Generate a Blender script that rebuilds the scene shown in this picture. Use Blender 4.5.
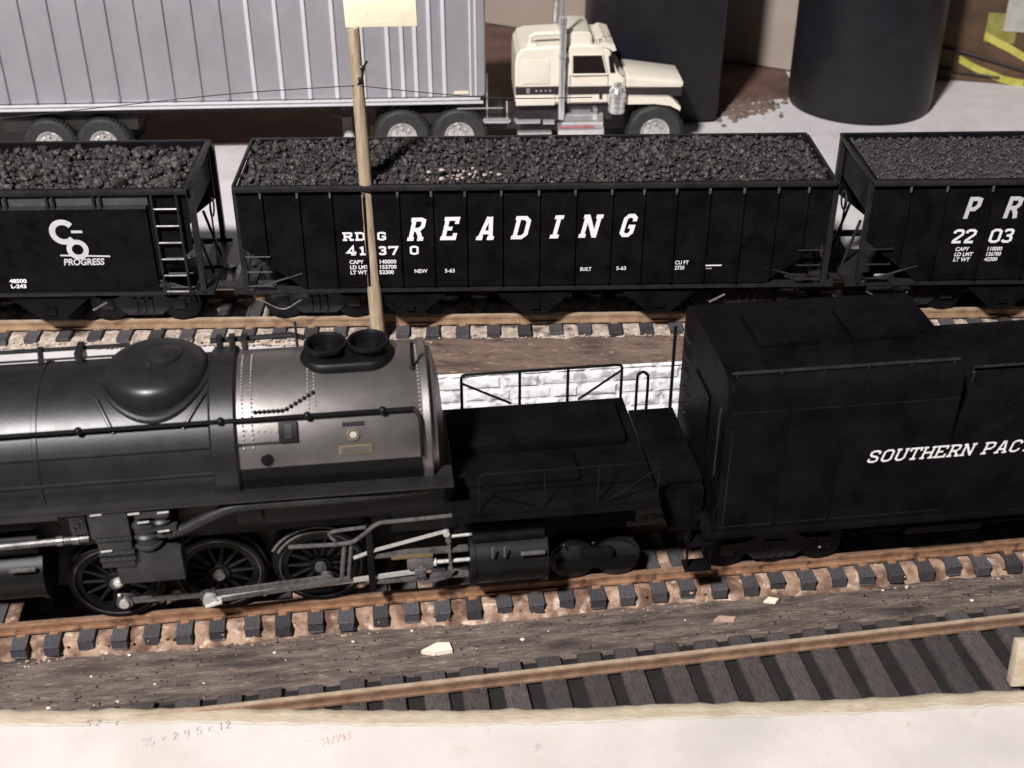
import bpy, bmesh, math, random
from mathutils import Vector, Matrix
R = math.radians
random.seed(7)
sc = bpy.context.scene
for o in list(bpy.data.objects): bpy.data.objects.remove(o)
col = sc.collection
# one unit is one centimetre: the scene is a table-top model railway
sc.unit_settings.scale_length = 0.01

# ------------------------------------------------------------------ camera, light, exposure
cam = bpy.data.cameras.new("camera"); camo = bpy.data.objects.new("camera", cam); col.objects.link(camo)
camo.location = (0, 0, 19); camo.rotation_euler = (R(90-32), 0, 0)
cam.sensor_width = 36; cam.lens = 36*1250/1024; cam.clip_start = 0.5; cam.clip_end = 2000
sc.camera = camo
cam.dof.use_dof = True; cam.dof.focus_distance = 31; cam.dof.aperture_fstop = .30
w = bpy.data.worlds.new("World"); sc.world = w; w.use_nodes = True
w.node_tree.nodes["Background"].inputs[0].default_value = (0.95, 0.93, 1.0, 1)
w.node_tree.nodes["Background"].inputs[1].default_value = 0.03
def area(name, loc, target, size, power, color):
    l = bpy.data.lights.new(name, 'AREA'); l.shape = 'DISK'; l.size = size; l.energy = power; l.color = color
    o = bpy.data.objects.new(name, l); col.objects.link(o); o.location = loc
    o.rotation_euler = (Vector(target)-Vector(loc)).to_track_quat('-Z', 'Y').to_euler()
    return o
area("key_lamp", (-27, -32, 74), (1, 30, 3), 8, 172000, (1.0, 0.965, 0.95))
sc.view_settings.view_transform = 'Standard'; sc.view_settings.look = 'None'
sc.view_settings.exposure = 0.0; sc.view_settings.gamma = 1.0

# ------------------------------------------------------------------ materials
def mat(name, c1, c2=None, scale=3.0, rough=0.6, metal=0.0, bump=0.0, bscale=None, stretch=(1, 1, 1), detail=6, lo=0.35, hi=0.65,
        spots=None, spec=0.5, rvar=0.0, coat=0.0, grime=None, objrand=0.0):
    m = bpy.data.materials.new(name); m.use_nodes = True
    nt = m.node_tree; N = nt.nodes; L = nt.links; b = N["Principled BSDF"]
    b.inputs["Roughness"].default_value = rough; b.inputs["Metallic"].default_value = metal
    b.inputs["Specular IOR Level"].default_value = spec
    if coat: b.inputs["Coat Weight"].default_value = coat
    c2 = c2 or tuple(min(1, v*1.25) for v in c1)
    tc = N.new("ShaderNodeTexCoord"); mp = N.new("ShaderNodeMapping"); mp.inputs["Scale"].default_value = stretch
    L.new(tc.outputs["Object"], mp.inputs[0])
    n = N.new("ShaderNodeTexNoise"); n.inputs["Scale"].default_value = scale; n.inputs["Detail"].default_value = detail
    n.inputs["Roughness"].default_value = 0.65
    L.new(mp.outputs[0], n.inputs["Vector"])
    r = N.new("ShaderNodeValToRGB"); r.color_ramp.elements[0].position = lo; r.color_ramp.elements[1].position = hi
    r.color_ramp.elements[0].color = (*c1, 1); r.color_ramp.elements[1].color = (*c2, 1)
    L.new(n.outputs[0], r.inputs[0]); out = r.outputs[0]
    for sp in ([spots] if spots else []) + ([grime] if grime else []):
        scol, sscale, sa, sb = sp
        n2 = N.new("ShaderNodeTexNoise"); n2.inputs["Scale"].default_value = sscale; n2.inputs["Detail"].default_value = 4
        L.new(mp.outputs[0], n2.inputs["Vector"])
        r2 = N.new("ShaderNodeValToRGB"); r2.color_ramp.elements[0].position = sa; r2.color_ramp.elements[1].position = sb
        r2.color_ramp.elements[0].color = (0, 0, 0, 1); r2.color_ramp.elements[1].color = (1, 1, 1, 1)
        L.new(n2.outputs[0], r2.inputs[0])
        mx = N.new("ShaderNodeMix"); mx.data_type = 'RGBA'
        L.new(r2.outputs[0], mx.inputs[0]); L.new(out, mx.inputs[6]); mx.inputs[7].default_value = (*scol, 1); out = mx.outputs[2]
    if objrand:
        oi = N.new("ShaderNodeObjectInfo"); mr0 = N.new("ShaderNodeMapRange"); mr0.inputs[3].default_value = 1-objrand; mr0.inputs[4].default_value = 1+objrand
        L.new(oi.outputs["Random"], mr0.inputs[0]); vm = N.new("ShaderNodeVectorMath"); vm.operation = 'SCALE'
        L.new(out, vm.inputs[0]); L.new(mr0.outputs[0], vm.inputs["Scale"]); out = vm.outputs[0]
    L.new(out, b.inputs["Base Color"])
    if rvar:
        n3 = N.new("ShaderNodeTexNoise"); n3.inputs["Scale"].default_value = scale*1.7; n3.inputs["Detail"].default_value = 5
        L.new(mp.outputs[0], n3.inputs["Vector"])
        mr = N.new("ShaderNodeMapRange"); mr.inputs[3].default_value = rough-rvar; mr.inputs[4].default_value = rough+rvar
        L.new(n3.outputs[0], mr.inputs[0]); L.new(mr.outputs[0], b.inputs["Roughness"])
    if bump:
        nb = N.new("ShaderNodeTexNoise"); nb.inputs["Scale"].default_value = bscale or scale*3; nb.inputs["Detail"].default_value = 5
        L.new(mp.outputs[0], nb.inputs["Vector"])
        bp = N.new("ShaderNodeBump"); bp.inputs["Strength"].default_value = min(1, bump); bp.inputs["Distance"].default_value = 0.03
        L.new(nb.outputs[0], bp.inputs["Height"]); L.new(bp.outputs[0], b.inputs["Normal"])
    return m
M = {}
M['black'] = mat("black_paint", (.0028, .0025, .0032), (.0085, .0075, .0090), 1.5, .5, bump=.12, bscale=18, rvar=.1, spec=.08, spots=((.05, .045, .05), 26, .70, .76))
M['black2'] = mat("dark_grey_paint", (.011, .0106, .0118), (.023, .022, .0232), 2.5, .45, spec=.3, bump=.12, bscale=18, rvar=.12)
M['grey3'] = mat("dusty_grey_paint", (.045, .043, .047), (.075, .072, .078), 3, .6, bump=.1)
M['pump'] = mat("pump_grey", (.016, .016, .0175), (.030, .0295, .031), 3, .45, spec=.35, bump=.1)
M['tyre'] = mat("oily_tyre", (.05, .047, .046), (.09, .085, .083), 4, .35, metal=.4)
M['loco'] = mat("locomotive_black", (.0095, .0088, .0100), (.017, .0158, .0175), 1.6, .38, bump=.05, bscale=22, rvar=.06, spec=.42)
M['locod'] = mat("frame_shade_black", (.0025, .0024, .0028), (.006, .0056, .006), 2, .45, bump=.08, bscale=20, spec=.22)  # darker copy of the locomotive black; shade below the running board put into colour
M['tender'] = mat("tender_black", (.0022, .002, .0026), (.0060, .0055, .0066), 1.2, .5, bump=.08, bscale=20, rvar=.08, spec=.05, spots=((.05, .047, .052), 24, .71, .77))
M['graphite'] = mat("graphite_paint", (.285, .262, .255), (.335, .308, .300), 2, .40, metal=.88, bump=.05, bscale=34, rvar=.05, grime=((.21, .19, .185), .9, .5, .85))
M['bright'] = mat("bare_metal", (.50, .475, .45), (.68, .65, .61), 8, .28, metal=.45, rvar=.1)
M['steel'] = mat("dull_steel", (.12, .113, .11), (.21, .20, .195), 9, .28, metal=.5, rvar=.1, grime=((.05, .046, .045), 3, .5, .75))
M['brass'] = mat("brass_plate", (.20, .155, .075), (.27, .21, .11), 10, .45, metal=.5)
M['coal'] = mat("coal", (.011, .0095, .010), (.075, .065, .063), 5.5, .62, spots=((.26, .23, .21), 8, .67, .73), rvar=.15, lo=.38, hi=.7)  # pale spots put the glints of the lumps into the colour
M['coalf'] = mat("fine_coal", (.022, .02, .022), (.075, .068, .068), 8, .6, lo=.35, hi=.7)
M['rail'] = mat("rusty_rail", (.20, .10, .055), (.36, .21, .125), 2.2, .55, metal=.2, bump=.2, bscale=15, spots=((.10, .05, .035), 3.5, .55, .7))
M['railt'] = mat("tan_rail", (.24, .145, .085), (.40, .28, .18), 2.2, .5, metal=.2, bump=.2, bscale=15)
M['railtop'] = mat("worn_rail_head", (.42, .30, .20), (.62, .50, .38), 3, .4, metal=.35, bump=.1)
M['raild'] = mat("dark_rail", (.17, .095, .06), (.30, .19, .13), 2.5, .55, metal=.2, bump=.2, bscale=15)
M['tie'] = mat("dark_tie", (.030, .028, .032), (.072, .067, .072), 6, .75, objrand=.4, bump=.5, bscale=22, stretch=(6, 1, 1))
M['tie_worn'] = mat("worn_tie", (.034, .027, .0275), (.082, .067, .066), 5, .85, objrand=.3, bump=.8, bscale=18, stretch=(6, 1, 1), spots=((.12, .10, .1), 9, .6, .75))
M['gap'] = mat("sandy_ballast", (.16, .09, .058), (.40, .275, .20), 3.0, .9, bump=1, bscale=14, spots=((.58, .47, .37), 3.4, .57, .68), grime=((.10, .05, .032), 1.9, .46, .62))
M['gapr'] = mat("grey_sandy_ballast", (.25, .20, .165), (.52, .43, .36), 4, .9, bump=1, bscale=14, spots=((.60, .51, .44), 8, .58, .7), grime=((.10, .07, .055), 2.3, .54, .68))
M['darkbed'] = mat("dark_bed", (.004, .003, .003), (.010, .008, .008), 3, .9, bump=.2)
M['ground'] = mat("weathered_board", (.050, .036, .031), (.185, .142, .118), 2.6, .85, bump=.9, bscale=10, stretch=(.4, 2.4, 1), detail=14, lo=.34, hi=.70,
                  spots=((.27, .21, .165), 8.0, .58, .70), grime=((.030, .021, .021), 1.1, .50, .70))
M['ledge'] = mat("brown_earth", (.095, .06, .046), (.20, .14, .11), 2.5, .9, bump=.9, bscale=10, stretch=(.5, 1.5, 1), spots=((.30, .215, .155), 6, .62, .68), grime=((.05, .03, .023), 1.4, .55, .7))
M['white'] = mat("white_paper", (.57, .535, .545), (.65, .615, .62), 1.2, .7, bump=.15, bscale=10, grime=((.5, .46, .45), .7, .55, .85))
M['board'] = mat("white_board", (.565, .518, .485), (.62, .572, .54), 1.1, .75, bump=.15, bscale=16, spots=((.47, .41, .34), 3.2, .68, .80), grime=((.49, .45, .415), .35, .5, .75))
M['edge'] = mat("worn_board_edge", (.42, .345, .24), (.57, .49, .38), 2.2, .85, bump=.5, bscale=10, stretch=(.6, 1.6, 1), spots=((.42, .31, .20), 4.5, .64, .72))
M['pole'] = mat("wood_dowel", (.30, .225, .145), (.50, .40, .275), 3, .6, bump=.35, bscale=10, stretch=(5, 5, .5), spots=((.22, .145, .08), 3.5, .62, .72))
M['sign'] = mat("cream_card", (.74, .65, .47), (.80, .71, .53), 3, .7, bump=.1)
M['signd'] = mat("faded_print", (.70, .605, .42), (.77, .675, .49), 5, .7)
M['silver'] = mat("silver_plastic", (.355, .35, .378), (.40, .393, .42), 1.0, .42, metal=.35, bump=.05, bscale=25, rvar=.05)
M['silver2'] = mat("bright_trim", (.74, .73, .76), (.82, .81, .84), 2, .35, metal=.3)
M['chrome'] = mat("chrome", (.70, .68, .70), (.85, .83, .84), 4, .14, metal=.72, rvar=.05)
M['cream'] = mat("cream_plastic", (.72, .665, .56), (.78, .725, .62), 2, .4, bump=.04, coat=.2)
M['rubber'] = mat("rubber", (.016, .0165, .017), (.032, .0325, .032), 5, .65, bump=.3, bscale=16)
M['hubw'] = mat("pale_hub", (.50, .48, .47), (.72, .70, .68), 7, .25, metal=.6)
M['glass'] = mat("dark_glass", (.012, .008, .008), (.02, .014, .013), 3, .12)
M['under'] = mat("chassis_black", (.014, .010, .010), (.028, .02, .02), 3, .6)
M['bin'] = mat("dark_plastic", (.0095, .0082, .0118), (.0135, .0122, .0165), 1.2, .46, bump=.12, bscale=5, spec=.3, grime=((.019, .0175, .0215), .5, .5, .8))
M['tan'] = mat("tan_card", (.30, .245, .205), (.36, .30, .255), .35, .8, bump=.1, bscale=5)
M['brown'] = mat("brown_shade_sheet", (.075, .036, .028), (.14, .08, .06), .8, .8, bump=.4, bscale=6)
M['dkbrown'] = mat("dark_brown_card", (.05, .026, .014), (.11, .06, .03), .6, .7, bump=.2, bscale=5)
M['yellow'] = mat("yellow_tape", (.36, .33, .05), (.50, .46, .10), 1.5, .6)
M['grey'] = mat("grey_label", (.30, .29, .27), (.42, .41, .38), 1.2, .6)
M['letter'] = mat("white_lettering", (.78, .77, .77), (.86, .85, .85), 8, .6)
M['letterg'] = mat("grey_lettering", (.50, .49, .52), (.60, .59, .62), 8, .6)
M['pencil'] = mat("pencil_mark", (.26, .23, .24), (.52, .47, .47), 14, .8)
M['red'] = mat("red_pencil", (.55, .27, .23), (.72, .5, .46), 14, .8)
M['chip'] = mat("pale_wood_chip", (.74, .64, .5), (.84, .76, .64), 5, .8, bump=.3)
M['pink'] = mat("pinkish_chip", (.36, .22, .18), (.5, .33, .28), 5, .8)
M['wire'] = mat("thin_wire", (.03, .026, .026), (.05, .045, .045), 5, .7, spec=.1)
M['rust'] = mat("rusty_pin", (.3, .13, .06), (.4, .2, .1), 5, .6)

M['stone'] = mat("white_stone", (.86, .84, .86), (.80, .77, .80), 3, .75, bump=.4, bscale=9, spots=((.44, .415, .45), 3.0, .50, .62))

# ------------------------------------------------------------------ mesh helpers
class B:
    def __init__(s): s.bm = bmesh.new()
    def face(s, pts):
        return s.bm.faces.new([s.bm.verts.new(p) for p in pts])
    def box(s, x0, x1, y0, y1, z0, z1, bev=0.0, mx=None):
        v = [s.bm.verts.new((x, y, z)) for x in (x0, x1) for y in (y0, y1) for z in (z0, z1)]
        fs = [s.bm.faces.new([v[i] for i in q]) for q in ((0, 1, 3, 2), (4, 6, 7, 5), (0, 4, 5, 1), (2, 3, 7, 6), (0, 2, 6, 4), (1, 5, 7, 3))]
        if mx is not None: bmesh.ops.transform(s.bm, matrix=mx, verts=v)
        if bev:
            es = list({e for f in fs for e in f.edges})
            bmesh.ops.bevel(s.bm, geom=es, offset=bev, segments=2, affect='EDGES', profile=.6)
        return s
    def frame(s, d):
        d = Vector(d).normalized(); a = Vector((0, 0, 1)) if abs(d.z) < .9 else Vector((1, 0, 0))
        u = d.cross(a).normalized(); return u, d.cross(u).normalized()
    def cyl(s, p0, p1, r, r1=None, n=20, caps=True):
        p0 = Vector(p0); p1 = Vector(p1); r1 = r if r1 is None else r1; u, v = s.frame(p1-p0)
        A = [s.bm.verts.new(p0+(u*math.cos(2*math.pi*i/n)+v*math.sin(2*math.pi*i/n))*r) for i in range(n)]
        C = [s.bm.verts.new(p1+(u*math.cos(2*math.pi*i/n)+v*math.sin(2*math.pi*i/n))*r1) for i in range(n)]
        for i in range(n): s.bm.faces.new((A[i], A[(i+1) % n], C[(i+1) % n], C[i]))
        if caps: s.bm.faces.new(A[::-1]); s.bm.faces.new(C)
        return s
    def tube(s, path, r, n=8):
        P = [Vector(p) for p in path]; rings = []
        u0 = None
        for i, p in enumerate(P):
            d = (P[min(i+1, len(P)-1)]-P[max(i-1, 0)]).normalized()
            if u0 is None: u, v = s.frame(d)
            else:
                u = (u0-d*u0.dot(d)).normalized(); v = d.cross(u).normalized()
            u0 = u; rr = r[i] if isinstance(r, (list, tuple)) else r
            rings.append([s.bm.verts.new(p+(u*math.cos(2*math.pi*k/n)+v*math.sin(2*math.pi*k/n))*rr) for k in range(n)])
        for a, b in zip(rings, rings[1:]):
            for k in range(n): s.bm.faces.new((a[k], a[(k+1) % n], b[(k+1) % n], b[k]))
        s.bm.faces.new(rings[0][::-1]); s.bm.faces.new(rings[-1]); return s
    def lathe(s, prof, c, axis='z', n=40, sx=1.0, sy=1.0, hoop=False):
        rings = []
        for r, h in prof:
            ring = []
            for k in range(n):
                a = 2*math.pi*k/n; x = r*math.cos(a)*sx; y = r*math.sin(a)*sy
                p = {'z': (x, y, h), 'x': (h, x, y), 'y': (x, h, y)}[axis]
                ring.append(s.bm.verts.new(Vector(c)+Vector(p)))
            rings.append(ring)
        for a, b in zip(rings, rings[1:]):
            for k in range(n): s.bm.faces.new((a[k], a[(k+1) % n], b[(k+1) % n], b[k]))
        if hoop:
            a, b = rings[-1], rings[0]
            for k in range(n): s.bm.faces.new((a[k], a[(k+1) % n], b[(k+1) % n], b[k]))
        else: s.bm.faces.new(rings[0][::-1]); s.bm.faces.new(rings[-1])
        return s
    def prism(s, pts, d):   # closed outline of 3D points swept by vector d
        d = Vector(d); a = [s.bm.verts.new(p) for p in pts]; b = [s.bm.verts.new(Vector(p)+d) for p in pts]; n = len(pts)
        for i in range(n): s.bm.faces.new((a[i], a[(i+1) % n], b[(i+1) % n], b[i]))
        s.bm.faces.new(a[::-1]); s.bm.faces.new(b); return s
    def ball(s, c, r, sub=2, sc_=(1, 1, 1)):
        o = bmesh.ops.create_icosphere(s.bm, subdivisions=sub, radius=1)
        for v in o['verts']: v.co = Vector(c)+Vector((v.co.x*r*sc_[0], v.co.y*r*sc_[1], v.co.z*r*sc_[2]))
        return s
    def torus(s, c, axis, Rm, rm, n=36, k=8):
        u, v = s.frame(axis); d = Vector(axis).normalized(); rings = []
        for i in range(n):
            a = 2*math.pi*i/n; e = u*math.cos(a)+v*math.sin(a)
            rings.append([s.bm.verts.new(Vector(c)+e*(Rm+rm*math.cos(2*math.pi*j/k))+d*rm*math.sin(2*math.pi*j/k)) for j in range(k)])
        for i in range(n):
            a, b = rings[i], rings[(i+1) % n]
            for j in range(k): s.bm.faces.new((a[j], a[(j+1) % k], b[(j+1) % k], b[j]))
        return s
    def build(s, name, m, parent=None, smooth=35, loc=(0, 0, 0), rot=(0, 0, 0), keep_normals=False):
        if not keep_normals: bmesh.ops.recalc_face_normals(s.bm, faces=s.bm.faces)
        me = bpy.data.meshes.new(name); s.bm.to_mesh(me); s.bm.free()
        me.materials.append(m)
        if smooth:
            me.polygons.foreach_set("use_smooth", [True]*len(me.polygons)); me.set_sharp_from_angle(angle=R(smooth))
        o = bpy.data.objects.new(name, me); col.objects.link(o); o.location = loc; o.rotation_euler = rot
        if parent: o.parent = parent
        return o
def tag(o, label=None, cat=None, group=None, kind=None):
    if label: o['label'] = label
    if cat: o['category'] = cat
    if group: o['group'] = group
    if kind: o['kind'] = kind
    return o
def empty(name, loc, rz, label, cat, group=None):
    o = bpy.data.objects.new(name, None); col.objects.link(o); o.location = loc; o.rotation_euler = (0, 0, rz); o.empty_display_size = .5
    return tag(o, label, cat, group)
def dup(o, parent, **kw):
    c = o.copy(); col.objects.link(c); c.parent = parent
    for k, v in kw.items(): setattr(c, k, v)
    for ch in list(o.children):
        d = ch.copy(); col.objects.link(d); d.parent = c
    return c
def smoothpath(pts, n=6):   # Catmull-Rom through points
    P = [Vector(p) for p in pts]; P = [P[0]*2-P[1]]+P+[P[-1]*2-P[-2]]; out = []
    for i in range(1, len(P)-2):
        for k in range(n):
            t = k/n; a, b, c, d = P[i-1:i+3]
            out.append(.5*((2*b)+(-a+c)*t+(2*a-5*b+4*c-d)*t*t+(-a+3*b-3*c+d)*t**3))
    out.append(P[-2]); return out

# ------------------------------------------------------------------ lettering made of strokes
def ribbon(b, pts, t, place, closed=False):
    P = [Vector((p[0], p[1])) for p in pts]; n = len(P); Lf = []; Rt = []
    for i in range(n):
        a = P[i-1] if (i > 0 or closed) else None; c = P[(i+1) % n] if (i < n-1 or closed) else None
        d1 = (P[i]-a).normalized() if a is not None else None; d2 = (c-P[i]).normalized() if c is not None else None
        if d1 is None: d1 = d2
        if d2 is None: d2 = d1
        n1 = Vector((-d1.y, d1.x)); n2 = Vector((-d2.y, d2.x)); m = (n1+n2)
        m = m.normalized() if m.length > 1e-6 else n1
        k = t/2/max(.45, m.dot(n1))
        Lf.append(b.bm.verts.new(place(P[i]+m*k))); Rt.append(b.bm.verts.new(place(P[i]-m*k)))
    for i in range(n if closed else n-1):
        j = (i+1) % n; b.bm.faces.new((Rt[i], Rt[j], Lf[j], Lf[i]))
def octo(w=.82, x0=.18, t=.16):
    h = t/2; return [(x0+.18, 1-h), (w-.18, 1-h), (w, .8), (w, .2), (w-.18, h), (x0+.18, h), (x0, .2), (x0, .8)]
def glyph(ch, t, serif):
    h = t/2; S = []; C = False
    def sf(*xs, y=h): return [[(a, y), (b_, y)] for a, b_ in xs]
    if ch == 'R':
        S = [[(.2, 0), (.2, 1)], [(.2, 1-h), (.62, 1-h), (.8, .86), (.8, .62), (.62, .48), (.2, .48)], [(.5, .48), (.72, .24), (.8, 0)]]
        if serif: S += sf((0, .4), (.62, 1))+sf((0, .3), y=1-h)
    elif ch == 'P':
        S = [[(.2, 0), (.2, 1)], [(.2, 1-h), (.62, 1-h), (.82, .86), (.82, .6), (.62, .44), (.2, .44)]]
        if serif: S += sf((0, .42))+sf((0, .3), y=1-h)
    elif ch == 'E':
        S = [[(.2, 0), (.2, 1)], [(.0 if serif else .2, 1-h), (.85, 1-h)], [(0 if serif else .2, h), (.88, h)], [(.2, .5), (.62, .5)]]
        if serif: S += [[(.83, 1), (.83, .7)], [(.86, 0), (.86, .3)]]
    elif ch == 'F':
        S = [[(.2, 0), (.2, 1)], [(0, 1-h), (.85, 1-h)], [(.2, .5), (.62, .5)], [(.83, 1), (.83, .7)], [(0, h), (.42, h)]]
    elif ch == 'A':
        S = [[(.16, 0), (.45, 1)], [(.55, 1), (.84, 0)], [(.32, 1-h), (.64, 1-h)], [(.28, .33), (.72, .33)]]
        if serif: S += sf((0, .36), (.62, 1))
    elif ch == 'D':
        S = [[(.2, 0), (.2, 1)], [(0, 1-h), (.6, 1-h), (.82, .78), (.82, .22), (.6, h), (0, h)]]
    elif ch == 'I':
        S = [[(.5, 0), (.5, 1)]]
        if serif: S += sf((.24, .76))+sf((.24, .76), y=1-h)
    elif ch == 'N':
        S = [[(.18, 0), (.18, 1)], [(.82, 0), (.82, 1)], [(.2, .96), (.8, .04)]]
        if serif: S += sf((0, .36))+sf((0, .28), (.64, 1), y=1-h)
    elif ch == 'G':
        S = [[(.84, .68), (.84, .82), (.66, 1-h), (.36, 1-h), (.18, .8), (.18, .2), (.36, h), (.66, h), (.84, .2), (.84, .45), (.52, .45)]]
    elif ch == 'C':
        S = [[(.84, .68), (.84, .82), (.66, 1-h), (.36, 1-h), (.18, .8), (.18, .2), (.36, h), (.66, h), (.84, .2), (.84, .3)]]
    elif ch == 'S':
        S = [[(.82, .68), (.82, .84), (.66, 1-h), (.34, 1-h), (.18, .84), (.18, .66), (.32, .54), (.68, .46), (.82, .34), (.82, .16), (.66, h), (.34, h), (.18, .16), (.18, .32)]]
    elif ch == 'U':
        S = [[(.2, 1), (.2, .2), (.36, h), (.66, h), (.82, .2), (.82, 1)]]
        if serif: S += sf((.02, .38), (.66, .98), y=1-h)
    elif ch == 'T':
        S = [[(.5, 0), (.5, 1)], [(.06, 1-h), (.94, 1-h)]]
        if serif: S += [[(.1, 1), (.1, .7)], [(.9, 1), (.9, .7)], [(.28, h), (.72, h)]]
    elif ch == 'H':
        S = [[(.18, 0), (.18, 1)], [(.82, 0), (.82, 1)], [(.18, .5), (.82, .5)]]
        if serif: S += sf((0, .36), (.64, 1))+sf((0, .36), (.64, 1), y=1-h)
    elif ch == 'O' or ch == '0':
        S = [octo(.84, .16, t)]; C = True
    elif ch == '1':
        S = [[(.5, 0), (.5, 1)], [(.25, .78), (.5, 1-h)], [(.22, h), (.78, h)]]
    elif ch == '2':
        S = [[(.18, .7), (.18, .82), (.34, 1-h), (.66, 1-h), (.82, .82), (.82, .62), (.2, .14)], [(.15, h), (.86, h)]]
    elif ch == '3':
        S = [[(.18, .8), (.34, 1-h), (.66, 1-h), (.8, .84), (.8, .64), (.66, .52), (.4, .52)], [(.66, .5), (.82, .38), (.82, .18), (.66, h), (.34, h), (.16, .2)]]
    elif ch == '4':
        S = [[(.66, 0), (.66, 1), (.12, .32), (.95, .32)]]
        if serif: S += sf((.45, .88))
    elif ch == '7':
        S = [[(.12, .72), (.12, 1-h), (.86, 1-h), (.44, 0)]]
    return S, C
def letters(name, items, place3, parent, m, t=.17, serif=True, shear=0.0):
    # items: (char, x, y, width, height); place3(x, y, lift) gives the 3D point
    b = B()
    for ch, x, y, wd, ht in items:
        S, C = glyph(ch, t, serif)
        for i, s_ in enumerate(S):
            asp = wd/ht
            # work in isotropic units so the stroke weight stays even
            P = [(px*asp, py) for px, py in s_]
            lift = .0006*i
            ribbon(b, P, t, lambda q: place3(x+(q.x+shear*q.y)*ht, y+q.y*ht, lift), closed=C and i == 0)
    return b.build(name, m, parent, smooth=0, keep_normals=True)
def text(body, size, parent, loc, m, rot=(R(90), 0, 0), shear=0.0, name="lettering", sx=1.0, offset=0.0):
    c = bpy.data.curves.new(name, 'FONT'); c.body = body; c.size = size; c.shear = shear; c.space_line = 1.0; c.offset = offset
    c.materials.append(m); t_ = bpy.data.objects.new(name, c); col.objects.link(t_)
    me = bpy.data.meshes.new_from_object(t_.evaluated_get(bpy.context.evaluated_depsgraph_get())); bpy.data.objects.remove(t_); bpy.data.curves.remove(c)
    o = bpy.data.objects.new(name, me); col.objects.link(o)
    o.parent = parent; o.location = loc; o.rotation_euler = rot; o.scale = (sx, 1, 1); return o

# ================================================================== SETTING
def struct(o): o['kind'] = 'structure'; return o
def slab(name, pts, z0, z1, m):
    b = B(); b.prism([(x, y, z0) for x, y in pts], (0, 0, z1-z0)); return struct(b.build(name, m, smooth=0))
RA, FA = R(1.6), R(7.2)
RO = Vector((0, 29.84, 2.6)); FO = Vector((0, 21.17, .6))
def rp(s, v, h=0): return RO+Vector((s*math.cos(RA)-v*math.sin(RA), s*math.sin(RA)+v*math.cos(RA), h))
def fp(s, v, h=0): return FO+Vector((s*math.cos(FA)-v*math.sin(FA), s*math.sin(FA)+v*math.cos(FA), h))
# lower ground: weathered dark board under the two front tracks, laid along the front track
b = B(); b.box(-30, 34, -14, 9.5, -.6, 0)
g = b.build("ground", M['ground'], smooth=0, loc=(FO.x, FO.y, 0), rot=(0, 0, FA)); struct(g)
WALL = lambda x: 27.665+.1092*x   # front line of the retaining wall
# plateau
slab("table_top", [(-34, WALL(-34)+.12), (30, WALL(30)+.12), (30, 66), (-34, 66)], -.6, 2.1, M['white'])
# brown earth ledge between rear track and the stone wall
b = B(); n = 60; top = []
for i in range(n+1):
    x = -4.6+i*(24/n); yb = 29.75; yf = WALL(x)+.02
    top.append((x, yf, yb))
for i in range(n):
    for j in range(6):
        q = []
        for (ii, jj) in ((i, j), (i+1, j), (i+1, j+1), (i, j+1)):
            x, yf, yb = top[ii]; t = jj/6; rnd = random.Random(ii*31+jj)
            q.append((x, yf+(yb-yf)*t, 2.16+.05*t+rnd.uniform(-.025, .03)))
        b.face(q)
    b.face([(top[i][0], top[i][1], 2.06), (top[i+1][0], top[i+1][1], 2.06), (top[i+1][0], top[i+1][1], 2.16+random.Random((i+1)*31).uniform(-.025, .03)), (top[i][0], top[i][1], 2.16+random.Random(i*31).uniform(-.025, .03))])
bmesh.ops.remove_doubles(b.bm, verts=b.bm.verts, dist=.002)
struct(b.build("bank", M['ledge']))
def roadbed(name, place, s0, s1, v0, v1, z, ztop, m, seed, lumpy=.03):
    rr = random.Random(seed); b = B(); ns = int((s1-s0)/.16); nv = 14; grid = []
    for i in range(ns+1):
        s_ = s0+(s1-s0)*i/ns; row = []
        e0 = v0+.05*math.sin(s_*.9+seed)+rr.uniform(-.05, .05)
        for j in range(nv+1):
            t = j/nv; v_ = e0+(v1-e0)*t
            hh = ztop+rr.uniform(-lumpy, lumpy)
            if j == 0: hh = z
            row.append(b.bm.verts.new(place(s_, v_, hh)))
        grid.append(row)
    for i in range(ns):
        for j in range(nv): b.bm.faces.new((grid[i][j], grid[i+1][j], grid[i+1][j+1], grid[i][j+1]))
    return struct(b.build(name, m, smooth=60))
roadbed("roadbed", lambda s, v, h: rp(s, v, h), -17, 17, -.72, 2.5, -.46, -.34, M['gapr'], 3)
roadbed("roadbed", lambda s, v, h: fp(s, v, h), -14, 16, -.54, 2.4, -.60, -.33, M['gap'], 5)

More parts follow.
